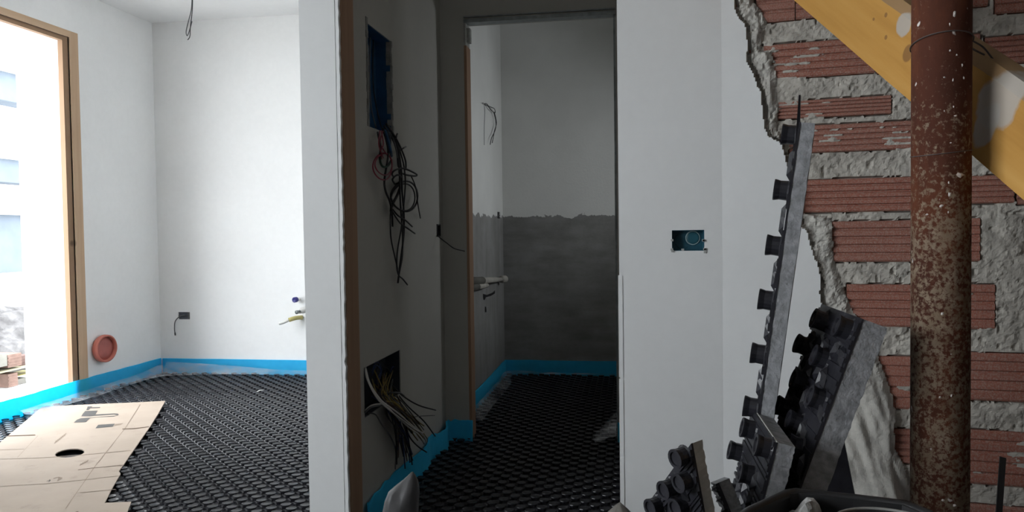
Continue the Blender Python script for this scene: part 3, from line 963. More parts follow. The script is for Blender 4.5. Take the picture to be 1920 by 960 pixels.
# socket box in the front wall
s = empty('socket_box', (0.174, YF, 1.084))
tag(s, 'teal rectangular socket box with round knockouts in the pale front wall', 'socket box')
m = MB()
x0, x1, z0, z1 = SOC
m.box((x0, YF + 0.035, z0), (x1, YF + 0.04, z1))
m.box((x0, YF + 0.002, z0), (x0 + 0.002, YF + 0.04, z1)); m.box((x1 - 0.002, YF + 0.002, z0), (x1, YF + 0.04, z1))
m.box((x0, YF + 0.002, z0), (x1, YF + 0.04, z0 + 0.002)); m.box((x0, YF + 0.002, z1 - 0.002), (x1, YF + 0.04, z1))
m.build('casing', M_TEAL, s)
pk = onY(1299, 446, YF + 0.034)
ring = lambda c_, rr, n=24: [c_ + V3((rr * math.cos(2 * math.pi * k / n), 0, rr * math.sin(2 * math.pi * k / n))) for k in range(n)]
MB().tube(ring(pk, 0.022), 0.0022, 6, closed=True).build('knockout_ring', simple('teal_light', (0.30, 0.42, 0.44), 0.35, 0.5), s, True)
MB().tube(ring(onY(1280, 451, YF + 0.035), 0.026), 0.0012, 6, closed=True).build('knockout_ring', M_TEAL, s, True)
MB().lathe([(0.020, 0), (0.020, 0.003), (0.017, 0.004)], pk, (0, -1, 0), 20).build('knockout', simple('teal_disc', (0.015, 0.085, 0.115), 0.4, 0.5), s)
m = MB()
random.seed(5)
for k in range(9):
    a_ = random.choice([(x0, z0), (x1, z0), (x1, z1), (x0, (z0 + z1) / 2), (x1, (z0 + z1) / 2), ((x0 + x1) / 2 - .02, z0)])
    c_ = V3((a_[0] + random.uniform(-.003, .003), YF - 0.001, a_[1] + random.uniform(-.006, .006)))
    m.box(tuple(c_ - V3((.004, .002, .003))), tuple(c_ + V3((.004, .012, .004))))
m.build('plaster_crumbs', simple('crumb', (0.35, 0.36, 0.35)), s)

# ------------------------------------------------------------------ right wall: torn plaster over hollow bricks
TH = R(8)
BO = Vector((XC, YF, 0)); BU = Vector((math.cos(TH), -math.sin(TH), 0)); BN = Vector((-math.sin(TH), -math.cos(TH), 0))
BF = -0.030        # brick face below the plaster surface


def on_brick(x, y, n=BF):
    d = ray(x, y); o_ = BO + BN * n
    t = (o_ - CAMP).dot(BN) / d.dot(BN)
    p_ = CAMP + d * t
    return (p_ - BO).dot(BU), p_.z


def bw(u_, z_, n_): return BO + BU * u_ + BN * n_ + Z * z_


UEND = on_brick(2330, 480)[0]
wr = MB()
c8 = [bw(-0.0, -0.03, -0.075), bw(2.42, -0.03, -0.075), bw(2.42, -0.03, -0.25), bw(0.0, -0.03, -0.25)]
wr.add(c8 + [p_ + Z * (CEIL + 0.03) for p_ in c8], [(0, 3, 2, 1), (4, 5, 6, 7), (0, 1, 5, 4), (1, 2, 6, 5), (2, 3, 7, 6), (3, 0, 4, 7)])
M_MORTAR = simple('lime_mortar', (0.40, 0.378, 0.338), 0.95, 0.1, 0.22, 18, bump=0.7, bscale=90)
WR = wr.build('wall_right', M_MORTAR)
tag(WR, 'hollow brick wall with torn white plaster on its left part', kind='structure')

BR_PX = [  # x0 x1 y0 y1 in the photograph, courses from the top
    (1418, 1490, -58, 43), (1492, 1660, -62, 36), (1662, 1853, -64, 27), (1866, 1990, -66, 26), (1330, 1412, -58, 43),
    (1432, 1640, 68, 150), (1644, 1838, 62, 138), (1848, 2000, 58, 122), (1330, 1428, 70, 152),
    (1455, 1671, 178, 224), (1480, 1715, 225, 288), (1720, 1880, 190, 268), (1884, 2010, 186, 262),
    (1500, 1716, 331, 399), (1720, 1902, 327, 384), (1908, 2010, 326, 384),
    (1556, 1716, 413, 491), (1720, 1838, 409, 490),
    (1588, 1716, 534, 611), (1720, 1866, 534, 615),
    (1640, 1716, 670, 765), (1720, 1925, 664, 746), (1930, 2010, 664, 746),
    (1668, 1716, 806, 868), (1720, 1926, 812, 900), (1930, 2010, 812, 900),
    (1640, 1810, 945, 1030), (1815, 2010, 960, 1045),
]
for (ya, yb_) in ((-66, 26), (54, 118), (184, 260), (326, 384), (409, 490), (534, 613), (664, 746), (812, 900), (960, 1045)):
    sh = (ya * 7) % 60
    BR_PX += [(2016 + (0 if ya not in (409, 534) else -80), 2110 + sh, ya, yb_), (2118 + sh, 2325, ya, yb_)]
for (ya, yb_, sh) in ((-200, -98, 0), (-338, -240, 70), (-478, -380, 20)):
    BR_PX += [(xa + sh, xa + 218 + sh, ya, yb_) for xa in (1440, 1664, 1888)] + [(2112 + sh, 2325, ya, yb_)]
rects = []
for (x0, x1, y0, y1) in BR_PX:
    ua, za = on_brick(x0, y1); ub_, zb = on_brick(x1, y0); ua2, _ = on_brick(x0, y0)
    rects.append(((ua + ua2) / 2, ub_, za, zb))


def brick_unit():
    nr = 5
    prof = []          # (z 0..1, depth 0..1)
    for i in range(nr):
        a_ = i / nr
        w_ = 1 / nr
        prof += [(a_ + w_ * 0.07, 0.84), (a_ + w_ * 0.22, 0.99), (a_ + w_ * 0.78, 1.0), (a_ + w_ * 0.93, 0.84)]
    prof[0] = (0.0, 0.86); prof[-1] = (1.0, 0.86)
    v, f = [], []
    for ux in (0.0, 1.0):
        for (z_, d_) in prof: v.append((ux, d_, z_))
    n = len(prof)
    for i in range(n - 1): f.append((i, n + i, n + i + 1, i + 1))
    k = len(v)
    v += [(0, 0, 0), (0, 0, 1), (1, 0, 0), (1, 0, 1)]
    f += [tuple([k] + list(range(n)) + [k + 1]), tuple([k + 3] + list(range(2 * n - 1, n - 1, -1)) + [k + 2]), (k, k + 2, n, 0), (n - 1, 2 * n - 1, k + 3, k + 1)]
    me = bpy.data.meshes.new('brick'); me.from_pydata(v, [], f); me.update()
    bm = bmesh.new(); bm.from_mesh(me); bmesh.ops.recalc_face_normals(bm, faces=bm.faces); bm.to_mesh(me); bm.free()
    return me


def brick_mat():
    t = NT('hollow_brick')
    inf = t.n('ShaderNodeObjectInfo')
    c1 = t.ramp(t.noise(4, 5, 0.6, 'Generated', (6, 1, 1)), [(0.25, (0.25, 0.080, 0.053)), (0.5, (0.32, 0.115, 0.078)), (0.8, (0.38, 0.16, 0.115))])
    c1 = t.mix(t.math('MULTIPLY', inf.outputs['Random'], 0.35), c1, (0.26, 0.14, 0.11))
    d1 = t.ramp(t.noise(11, 6, 0.72, 'Generated', (5, 1, 2.2)), [(0.46, (0, 0, 0)), (0.66, (0.7, 0.7, 0.7))])
    d2 = t.ramp(t.noise(60, 3, 0.6, 'Generated', (5, 1, 1)), [(0.66, (0, 0, 0)), (0.72, (0.9, 0.9, 0.9))])
    c1 = t.mix(d1, c1, (0.42, 0.35, 0.31))
    c1 = t.mix(t.math('MULTIPLY', d2, 0.6), c1, (0.62, 0.58, 0.54))
    t.col(c1).set(0.9, 0.15)
    t.bump(t.noise(40, 4, 0.6, 'Generated', (8, 1, 2)), 0.4, 0.004)
    return t.m


BM = brick_unit(); BM.materials.append(brick_mat())
for (ua, ub_, za, zb) in rects:
    o = bpy.data.objects.new('brick', BM)
    mt = Matrix((BU, BN, Z)).transposed().to_4x4()
    mt.translation = bw(ua, za, -0.07)
    o.matrix_world = mt @ Matrix.Diagonal((ub_ - ua, 0.07 + BF, zb - za, 1))
    o.parent = WR
    COL.objects.link(o)

# heightfield of mortar, grey undercoat and white plaster
eW = [(-80, 1374), (0, 1377), (25, 1381), (34, 1387), (42, 1398), (60, 1401), (112, 1401), (122, 1405), (140, 1413), (170, 1426), (235, 1436), (253, 1441), (260, 1452), (266, 1466), (300, 1474), (360, 1490), (424, 1501), (430, 1513), (470, 1527), (500, 1535), (560, 1539), (620, 1545), (720, 1545), (800, 1540), (1000, 1530), (1500, 1500)]
eG = [(-80, 1414), (0, 1419), (25, 1432), (38, 1440), (48, 1434), (90, 1432), (97, 1446), (120, 1452), (180, 1457), (220, 1462), (240, 1456), (260, 1463), (300, 1482), (398, 1500), (403, 1538), (409, 1558), (450, 1566), (500, 1570), (545, 1580), (560, 1590), (600, 1612), (650, 1640), (665, 1648), (700, 1662), (740, 1674), (770, 1678), (800, 1672), (840, 1682), (880, 1698), (930, 1712), (1000, 1716), (1500, 1725)]
toUZ = lambda L, n: sorted([(on_brick(x, y, n)[1], on_brick(x, y, n)[0]) for y, x in L])
ew = np.array(toUZ(eW, 0.0)); eg = np.array(toUZ(eG, -0.015))
DU = 0.0045
nu_, nz_ = int(UEND / DU) + 1, int((CEIL + 0.03) / DU) + 1
uu = np.linspace(0, UEND, nu_); zs = np.linspace(-0.03, CEIL, nz_)
UG, ZG = np.meshgrid(uu, zs)


def vnoise(x, y, seed):
    rng = np.random.RandomState(seed); T = rng.rand(256, 256)
    xi, yi = np.floor(x).astype(int), np.floor(y).astype(int)
    fx, fy = x - xi, y - yi
    fx, fy = fx * fx * (3 - 2 * fx), fy * fy * (3 - 2 * fy)
    g = lambda a_, b_: T[a_ % 256, b_ % 256]
    return (g(xi, yi) * (1 - fx) + g(xi + 1, yi) * fx) * (1 - fy) + (g(xi, yi + 1) * (1 - fx) + g(xi + 1, yi + 1) * fx) * fy


def fbm(x, y, sc, seed, octs=4):
    a_, s_, t_ = 0, 1.0, 0
    for k in range(octs):
        a_ = a_ + s_ * vnoise(x * sc * 2 ** k + 37 * k, y * sc * 2 ** k + 11 * k, seed + k); t_ += s_; s_ *= 0.55
    return a_ / t_ * 2 - 1


dW = np.interp(ZG, ew[:, 0], ew[:, 1]) + 0.008 * fbm(UG, ZG, 18, 1) - UG
dG = np.interp(ZG, eg[:, 0], eg[:, 1]) + 0.014 * fbm(UG, ZG, 14, 5) - UG
ib = np.full(UG.shape, 9.0)      # distance outside the nearest brick
for (ua, ub_, za, zb) in rects:
    dx = np.maximum(ua - UG, UG - ub_); dz = np.maximum(za - ZG, ZG - zb)
    ib = np.minimum(ib, np.maximum(dx, dz))
rough = fbm(UG, ZG, 28, 9, 4); broad = fbm(UG, ZG, 6, 20, 3)
jag = 0.006 * fbm(UG, ZG, 40, 31)
fine = fbm(UG, ZG, 75, 13, 3)
pit = np.clip(fbm(UG, ZG, 45, 77, 2) - 0.42, 0, 1)
Hm = np.where(ib + jag > 0.002, BF - 0.002 + 0.0055 * rough + 0.004 * broad + 0.0035 * fine - 0.025 * pit, BF - 0.022)
smear = fbm(UG, ZG * 1.6, 7, 44, 4) + 0.25 * fbm(UG, ZG, 40, 50, 2)
Hm = np.where((ib + jag <= 0.002) & (smear > 0.36), BF - 0.003 + 0.010 * np.clip(smear - 0.36, 0, 0.5) + 0.003 * fine, Hm)
low = np.clip((0.80 - ZG) / 0.25, 0, 1)
fold = fbm(UG * 2.2 + ZG * 0.6, ZG * 0.8, 5, 61, 3)
Hg = -0.014 + (0.011 * rough + 0.005 * fine + 0.005 * broad - 0.03 * pit) * (1 - 0.85 * low) + low * (0.022 + 0.055 * np.maximum(fold, -0.4))
Hg = Hg - 0.014 * np.clip(1 - dG / 0.02, 0, 1)
crack = (np.abs(dW + 0.006) < 0.006)
Hg = np.where(crack & (fbm(UG, ZG, 9, 71) > -0.2), Hg - 0.012, Hg)
Hw = 0.0015 * broad * np.clip(UG / 0.05, 0, 1)
reg = np.where(dW > 0, 2, np.where(dG > 0, 1, 0))
HH = np.where(reg == 2, Hw, np.where(reg == 1, Hg, Hm))
PX = BO.x + BU.x * UG + BN.x * HH; PY = BO.y + BU.y * UG + BN.y * HH
verts = np.stack([PX, PY, ZG], -1).reshape(-1, 3)
ii, jj = np.meshgrid(np.arange(nz_ - 1), np.arange(nu_ - 1), indexing='ij')
quads = np.stack([ii * nu_ + jj, ii * nu_ + jj + 1, (ii + 1) * nu_ + jj + 1, (ii + 1) * nu_ + jj], -1).reshape(-1, 4)
freg = np.maximum.reduce([reg[:-1, :-1], reg[1:, :-1], reg[:-1, 1:], reg[1:, 1:]]).reshape(-1)
fmin = np.minimum.reduce([reg[:-1, :-1], reg[1:, :-1], reg[:-1, 1:], reg[1:, 1:]]).reshape(-1)
face_reg = np.where(fmin == 2, 2, np.where((fmin == 0) & (freg == 0), 0, 1))
M_COAT = simple('grey_undercoat', (0.45, 0.435, 0.40), 0.95, 0.1, 0.14, 22, bump=0.6, bscale=110)
for (k, nm, mt, lab) in ((0, 'mortar', M_MORTAR, None), (1, 'undercoat', M_COAT, 'ragged grey undercoat along the torn plaster'), (2, 'plaster', M_WALLR, 'smooth white plaster left of the bricks')):
    q = quads[face_reg == k]
    idx, inv = np.unique(q, return_inverse=True)
    me = bpy.data.meshes.new(nm)
    me.from_pydata(verts[idx].tolist(), [], inv.reshape(-1, 4).tolist())
    me.update()
    o = link_mesh(nm, me, mt, WR, smooth=False)
    if lab: tag(o, lab)
# plain continuation outside the frame
o = MB().add([bw(UEND, -0.03, BF), bw(2.4, -0.03, BF), bw(2.4, CEIL, BF), bw(UEND, CEIL, BF)], [(0, 1, 2, 3)]).build('mortar', M_MORTAR, WR)

# ------------------------------------------------------------------ steel prop


def rust_mat():
    t = NT('rusty_steel')
    s_ = t.sep()
    z_ = s_[2]
    red = t.ramp(t.noise(9, 6, 0.65, stretch=(1, 1, 0.35)), [(0.25, (0.040, 0.016, 0.011)), (0.5, (0.072, 0.024, 0.014)), (0.78, (0.14, 0.046, 0.020))])
    h_ = t.math('MULTIPLY', t.math('SUBTRACT', 1.32, z_), 0.42)
    f_ = t.math('ADD', t.noise(105, 6, 0.72), t.math('MINIMUM', t.math('MAXIMUM', h_, -0.2), 0.10))
    f_ = t.math('ADD', f_, t.math('MULTIPLY', t.math('SUBTRACT', t.noise(14, 4), 0.5), 0.30))
    cem = t.ramp(f_, [(0.545, (0, 0, 0)), (0.65, (0.85, 0.85, 0.85))])
    c = t.mix(cem, red, t.ramp(t.noise(30), [(0.3, (0.16, 0.112, 0.07)), (0.7, (0.28, 0.225, 0.165))]))
    sp_ = t.ramp(t.noise(38, 2, 0.4, stretch=(1, 1, 0.8)), [(0.72, (0, 0, 0)), (0.745, (1, 1, 1))])
    c = t.mix(sp_, c, (0.62, 0.58, 0.55))
    t.col(c).set(0.85, 0.15)
    t.bump(t.noise(70, 5), 0.5, 0.003)
    return t.m


pb = onD(1763.5, 460, 1.5)
prop = empty('steel_prop', (pb.x, pb.y, 0))
tag(prop, 'thick rusty steel prop splashed with cement in front of the brick wall', 'prop')
PR = 0.0521
o = MB().lathe([(PR, 0.012), (PR, CEIL - 0.01)], (pb.x, pb.y, 0), (0, 0, 1), 40).build('tube', rust_mat(), prop, True)
MB().box((pb.x - 0.09, pb.y - 0.09, 0), (pb.x + 0.09, pb.y + 0.09, 0.012)).build('base_plate', M_WIRE, prop)
MB().box((pb.x - 0.08, pb.y - 0.08, CEIL - 0.01), (pb.x + 0.08, pb.y + 0.08, CEIL)).build('head_plate', M_WIRE, prop)

# cement splashes standing proud on the tube
M_SPL = simple('cement_splash', (0.50, 0.46, 0.43), 0.9, 0.1)
m = MB(); random.seed(21)
for (x, y, sx, sy) in [(1790, 26, 5, 8), (1781, 45, 2, 6), (1782, 95, 3, 3), (1794, 103, 3, 3), (1804, 122, 3, 5), (1771, 145, 3, 2), (1787, 150, 2, 5), (1807, 146, 3, 4), (1788, 200, 2, 3), (1771, 208, 2, 3), (1792, 217, 5, 2), (1783, 268, 3, 2), (1801, 328, 9, 8), (1779, 342, 3, 4), (1781, 365, 4, 7), (1778, 398, 2, 3), (1738, 402, 4, 3), (1765, 386, 5, 4), (1767, 588, 5, 5), (1783, 664, 2, 2), (1763, 745, 3, 3), (1784, 742, 3, 5), (1768, 938, 5, 3), (1790, 948, 5, 4)]:
    d = ray(x, y).normalized()
    ox, oy = CAMP.x - pb.x, CAMP.y - pb.y
    A_ = d.x ** 2 + d.y ** 2; B_ = 2 * (ox * d.x + oy * d.y); C_ = ox * ox + oy * oy - PR * PR
    disc = B_ * B_ - 4 * A_ * C_
    if disc < 0: continue
    p_ = CAMP + d * ((-B_ - math.sqrt(disc)) / (2 * A_))
    nrm = Vector((p_.x - pb.x, p_.y - pb.y, 0)).normalized(); tg = Z.cross(nrm)
    k = 1.5 / 1440
    n = 8
    ring_ = [p_ + (tg * math.cos(6.283 * i / n) * sx * k + Z * math.sin(6.283 * i / n) * sy * k) * random.uniform(0.6, 1.15) - nrm * 0.001 for i in range(n)]
    m.add(ring_ + [p_ + nrm * 0.002], [(i, (i + 1) % n, n) for i in range(n)])
m.build('cement_splash', M_SPL, prop)
# tie wire
tw = empty('tie_wire', (pb.x, pb.y, 1.52)); tag(tw, 'thin tie wire twisted around the rusty prop and the timber', 'wire')
zt = onD(1740, 70, 1.45).z
pts = [Vector((pb.x + (PR + 0.002) * math.cos(a_), pb.y + (PR + 0.002) * math.sin(a_), zt - 0.012 * math.sin(a_ * 1.0) - 0.004)) for a_ in [2 * math.pi * k / 28 for k in range(28)]]
MB().tube(pts, 0.0013, 5, closed=True).build('loop', M_WIRE, tw)
MB().tube(spline([onD(1812, 72, 1.48), onD(1830, 80, 1.5), onD(1845, 90, 1.5), onD(1862, 111, 1.5)]), 0.0018, 5).build('loose_end', M_WIRE, tw)
MB().tube(spline([onD(1814, 86, 1.48), onD(1830, 95, 1.5), onD(1846, 103, 1.5)]), 0.0018, 5).build('loose_end', M_WIRE, tw)
zt2 = onD(1740, 284, 1.45).z
pts = [Vector((pb.x + (PR + 0.0012) * math.cos(a_), pb.y + (PR + 0.0012) * math.sin(a_), zt2 + 0.006 * math.sin(a_ + 1))) for a_ in [2 * math.pi * k / 28 for k in range(28)]]
MB().tube(pts, 0.0010, 5, closed=True).build('loop', M_WIRE, tw)

# ------------------------------------------------------------------ diagonal timber


def dep(x): return 1.0 / (0.588 + (x - 1713) * 6.1e-4)


L0, L1 = onD(1424, -56, dep(1424)), onD(2040, 480, dep(2040))
bd = (L1 - L0).normalized()
vv_ = onD(1713, 37, dep(1713)) - onD(1713, 190, dep(1713))
fh = vv_ - bd * vv_.dot(bd)
HB = fh.length; fh.normalize()
bn = bd.cross(fh).normalized()
if bn.dot(fw) < 0: bn = -bn      # points away from the camera
LB = (L1 - L0).length
MLOC = Matrix((bd, bn, fh)).transposed().to_4x4()
MLOC.translation = L0
ext0 = max(0.0, ((L0 - BO).dot(BN) - 0.055) / (bd.dot(BN) or 1e-6))       # back to the wall
ext1 = (L1.z - 0.05) / -bd.z                                       # down to the floor


def beam_mat():
    t = NT('yellow_timber')
    g = t.noise(5, 6, 0.6, stretch=(0.25, 3, 3))
    c = t.ramp(g, [(0.25, (0.36, 0.175, 0.036)), (0.5, (0.45, 0.235, 0.055)), (0.8, (0.53, 0.30, 0.085))])
    s_ = t.sep()
    # worn brown outer arris
    edge = t.math('GREATER_THAN', t.math('ADD', s_[2], t.math('MULTIPLY', t.noise(12), 0.006)), HB + 0.003)
    c = t.mix(edge, c, (0.30, 0.185, 0.09))

    def blob(cx, cz, rx, rz, nz=0.6):
        a_ = t.math('MULTIPLY', t.math('SUBTRACT', s_[0], cx), 1 / rx)
        b_ = t.math('MULTIPLY', t.math('SUBTRACT', s_[2], cz), 1 / rz)
        d_ = t.math('ADD', t.math('MULTIPLY', a_, a_), t.math('MULTIPLY', b_, b_))
        d_ = t.math('ADD', d_, t.math('MULTIPLY', t.math('SUBTRACT', t.noise(22, 4), 0.5), nz * 2))
        return t.ramp(d_, [(0.70, (1, 1, 1)), (1.0, (0, 0, 0))])
    inv = MLOC.inverted()
    for (x, y, rx, rz) in ((1872, 190, 0.055, 0.060), (1850, 235, 0.03, 0.05), (1694, 46, 0.028, 0.028)):
        q_ = inv @ onD(x, y, dep(x))
        c = t.mix(t.math('MULTIPLY', blob(q_.x, q_.z, rx, rz), 0.85), c, (0.40, 0.375, 0.34))
    for (x, y, rx, rz) in ((1702, 100, 0.018, 0.022), (1661, 28, 0.006, 0.006), (1661, 70, 0.006, 0.006), (1638, 36, 0.005, 0.004)):
        q_ = inv @ onD(x, y, dep(x))
        c = t.mix(t.math('MULTIPLY', blob(q_.x, q_.z, rx, rz, 0.3), 0.7), c, (0.16, 0.075, 0.03))
    t.col(c).set(0.75, 0.25)
    t.bump(g, 0.2, 0.004)
    return t.m


m = MB()
ch_ = 0.022
prof = [(0, 0), (0, HB), (0.012, HB + ch_), (0.06, HB + ch_), (0.06, 0)]   # (depth, height)
n = 24
for i in range(n + 1):
    for (d_, h_) in prof:
        j_ = 0.0015 * mnoise.noise(Vector((i * 0.8, h_ * 40, 3)))
        m.v.append((-ext0 + (LB + ext0 + ext1) * i / n, d_, h_ + j_))
for i in range(n):
    for k in range(5):
        m.f.append([i * 5 + k, i * 5 + (k + 1) % 5, i * 5 + 5 + (k + 1) % 5, i * 5 + 5 + k])
m.f += [[4, 3, 2, 1, 0], [n * 5 + k for k in range(5)]]
bo = m.build('timber_beam', beam_mat())
bo.matrix_world = MLOC
tag(bo, 'yellow timber running diagonally behind the rusty prop', 'timber')

# ------------------------------------------------------------------ insulation panel offcuts
M_EPSL = simple('grey_polystyrene_smooth', (0.42, 0.41, 0.375), 0.85, 0.2, 0.1, 30, bump=0.2)


def stud_local(r_, h_):
    v, f = [], []
    sides = 16
    prof = [(r_ * 1.1, 0), (r_ * 0.93, h_ * 0.12), (r_ * 0.90, h_ * 0.6), (r_ * 1.0, h_ * 0.9), (r_ * 1.0, h_), (r_ * 0.72, h_), (r_ * 0.66, h_ * 0.86)]
    for (rr, hh) in prof:
        for k in range(sides):
            a_ = 2 * math.pi * k / sides
            v.append((rr * math.cos(a_), rr * math.sin(a_), hh))
    for i in range(len(prof) - 1):
        for k in range(sides):
            k2 = (k + 1) % sides
            f.append((i * sides + k, i * sides + k2, (i + 1) * sides + k2, (i + 1) * sides + k))
    f.append(tuple((len(prof) - 1) * sides + k for k in range(sides)))
    return v, f


def panel(label, NTp, NBp, FTp, th, studs, ribs=(), r_=0.022, h_=0.027, eps=None, spx=(), seed=0):
    """NT/NB near edge top and bottom of the studded face, FT far top corner; studs = [(metres back, metres down)]"""
    w_ = FTp - NTp; d_ = NBp - NTp
    nn = w_.cross(d_).normalized()
    if nn.x > 0: nn = -nn
    root = empty('insulation_offcut', tuple(NBp)); tag(root, label, 'insulation panel', 'leaning insulation panel offcuts')
    wl_, dl_ = w_.length, d_.length
    wu, du = w_ / wl_, d_ / dl_
    rnd = random.Random(seed)
    # foam body, slightly uneven along the cut edge
    n = 60
    m = MB()
    for i in range(n + 1):
        t_ = i / n
        b_ = NTp + d_ * t_
        j1, j2 = rnd.uniform(-.0008, .0008), rnd.uniform(-.0009, .0009)
        for (a_, q_) in ((j1, -0.002), (wl_, -0.002), (wl_, -th), (j2, -th + j2)):
            m.v.append(tuple(b_ + wu * a_ + nn * q_))
    for i in range(n):
        for k in range(4):
            m.f.append([i * 4 + k, i * 4 + (k + 1) % 4, i * 4 + 4 + (k + 1) % 4, i * 4 + 4 + k])
    m.f += [[3, 2, 1, 0], [n * 4 + k for k in range(4)]]
    m.build('foam_core', eps or M_EPS, root)
    # black film with small upstands
    m = MB()
    for i in range(n):
        t0, t1 = i / n, (i + 1) / n
        o1 = rnd.choice([0.001, 0.001, 0.004, 0.006])
        a_, b_ = NTp + d_ * t0, NTp + d_ * t1
        pts_ = [a_ - wu * .001 - nn * .003, b_ - wu * .001 - nn * .003, b_ + w_ * 1.0 - nn * .003, a_ + w_ * 1.0 - nn * .003]
        m.add(pts_ + [p_ + nn * (.003 + o1) for p_ in pts_], [(0, 3, 2, 1), (4, 5, 6, 7), (0, 1, 5, 4), (1, 2, 6, 5), (2, 3, 7, 6), (3, 0, 4, 7)])
    m.build('film', M_STUD, root)
    for (x_, y_) in spx:
        dr = ray(x_, y_); p_ = CAMP + dr * ((NTp - CAMP).dot(nn) / dr.dot(nn)) - NTp
        G_ = np.array([[wu.dot(wu), wu.dot(du)], [wu.dot(du), du.dot(du)]]); bb = np.array([p_.dot(wu), p_.dot(du)])
        studs = list(studs) + [tuple(np.linalg.solve(G_, bb))]
    v, f = stud_local(r_, h_)
    me = bpy.data.meshes.new('stud'); 
    ax = du; ay = nn.cross(du)
    me.from_pydata([tuple(ax * x_ + ay * y_ + nn * z_) for x_, y_, z_ in v], [], f); me.update(); me.materials.append(M_STUD)
    for p_ in me.polygons: p_.use_smooth = False
    for (a_, b_) in studs:
        o_ = bpy.data.objects.new('stud', me); COL.objects.link(o_)
        o_.parent = root
        o_.location = NTp + wu * a_ + du * b_ - Vector(root.location) + nn * 0.002
    # leaf-shaped ridges between studs
    if ribs:
        m = MB()
        for (a_, b_, an) in ribs:
            c_ = NTp + wu * a_ + du * b_ + nn * 0.003
            e1 = (du * math.cos(an) + wu * math.sin(an)); e2 = nn.cross(e1)
            L_, W_ = 0.026, 0.009
            m.add([c_ - e1 * L_, c_ + e2 * W_, c_ + e1 * L_, c_ - e2 * W_, c_ - e1 * L_ * .5 + nn * .009, c_ + e1 * L_ * .5 + nn * .009],
                  [(0, 1, 4), (1, 5, 4), (1, 2, 5), (2, 3, 5), (3, 4, 5), (3, 0, 4)])
        tag(m.build('ridges', M_STUD, root), kind='stuff')
    return root, wu, du, nn


SZ = 0.44           # top of the pile of boards the offcuts stand on


def extend(NTp, px2, d2, zb=SZ):
    """near edge continued from its top through a second point down to height zb"""
    q_ = onD(*px2, d2)
    t_ = (zb - NTp.z) / (q_.z - NTp.z)
    return NTp + (q_ - NTp) * t_


# tall strip seen edge-on
NA = onD(1499, 229, 1.6); NBa = extend(NA, (1433, 700), 1.6)
hr = ray(1480, 431); hr.z = 0; hr.normalize(); hr = Matrix.Rotation(R(-1.0), 3, 'Z') @ hr
k9 = 1.6 / 1440
panel('tallest insulation strip seen edge-on with a single row of round studs', NA, NBa, NA + hr * 0.30, 0.031,
      [(0.028, (y - 229) * k9 * 1.01) for y in (251, 357, 463, 567, 670, 772)], r_=0.0225, h_=0.031, seed=1,
      ribs=[(0.02, (y - 229) * k9, 0.2) for y in (300, 318, 405, 425, 510, 530, 612, 630, 715, 735)])
# film tongue at its top
tt = onD(1499, 177, 1.6)
bpy_root = [o_ for o_ in COL.objects if o_.name.startswith('insulation_offcut')][-1]
MB().add([onD(1497.5, 178, 1.6), onD(1501, 178, 1.6), onD(1499, 260, 1.6), onD(1491, 300, 1.6), onD(1488, 320, 1.6), onD(1492, 255, 1.6)] +
         [p_ + Vector((0.002, 0.006, 0)) for p_ in [onD(1497.5, 178, 1.6), onD(1501, 178, 1.6), onD(1499, 260, 1.6), onD(1491, 300, 1.6), onD(1488, 320, 1.6), onD(1492, 255, 1.6)]],
         [(0, 1, 2, 3, 4, 5), (11, 10, 9, 8, 7, 6)] + [(i, (i + 1) % 6, 6 + (i + 1) % 6, 6 + i) for i in range(6)]).build('film_tongue', M_STUD, bpy_root)

# broad panel with many studs
NBt = onD(1617, 598, 1.45); FBt = onD(1541, 570, 1.76)
NBb = extend(NBt, (1497, 920), 1.45)
kk = 1.45 / 1440
st = []
for i in range(8):
    st += [(0.045, 0.030 + i * 0.112), (0.165, 0.030 + i * 0.112), (0.285, 0.030 + i * 0.112)]
    st += [(0.105, 0.086 + i * 0.112), (0.225, 0.086 + i * 0.112)]
ln = (NBb - NBt).length
st = [p_ for p_ in st if p_[1] < ln - 0.02 and p_[0] < (FBt - NBt).length - 0.02]
rb = [(a_ + 0.03, b_ + 0.045, 0.5) for a_, b_ in st] + [(a_ - 0.025, b_ + 0.05, -0.5) for a_, b_ in st] + [(a_ + 0.055, b_ + 0.0, 0.0) for a_, b_ in st]
rb = [q_ for q_ in rb if 0.01 < q_[0] < (FBt - NBt).length - 0.012 and 0.02 < q_[1] < ln]
panel('broad insulation panel leaning right with many round studs, thick grey foam edge', NBt, NBb, FBt, 0.048, [], rb, r_=0.0225, h_=0.028, seed=2,
      spx=[(1550, 605), (1596, 620), (1517, 652), (1552, 675), (1512, 718), (1546, 752), (1480, 768), (1503, 797), (1503, 842), (1462, 835), (1470, 890), (1440, 900), (1585, 690), (1530, 860)][:12])

# panel behind the tub with a pale top edge
NCt = onD(1455, 829, 1.38); FCt = onD(1411, 764, 1.66)
NCb = extend(NCt, (1424, 960), 1.38)
st = [(0.045, 0.035), (0.045, 0.147), (0.17, 0.035), (0.17, 0.147), (0.107, 0.091), (0.24, 0.091)]
rC, _, _, nC = panel('middle insulation offcut with pale top edge, standing left of the broad panel', NCt, NCb, FCt, 0.034, [],
      [(0.07, 0.10 + i * 0.03, 0.1) for i in range(5)] + [(0.14, 0.10 + i * 0.03, -0.1) for i in range(5)] + [(0.2, 0.12 + i * 0.03, 0.1) for i in range(5)], r_=0.0205, h_=0.028, seed=3, spx=[(1418, 808), (1447, 842), (1393, 850), (1416, 893), (1380, 925)])
MB().tube([NCt - nC * 0.002, FCt - nC * 0.002], 0.0016, 5).build('film_edge', simple('pale_film_edge', (0.42, 0.41, 0.39), 0.4, 0.5), rC)
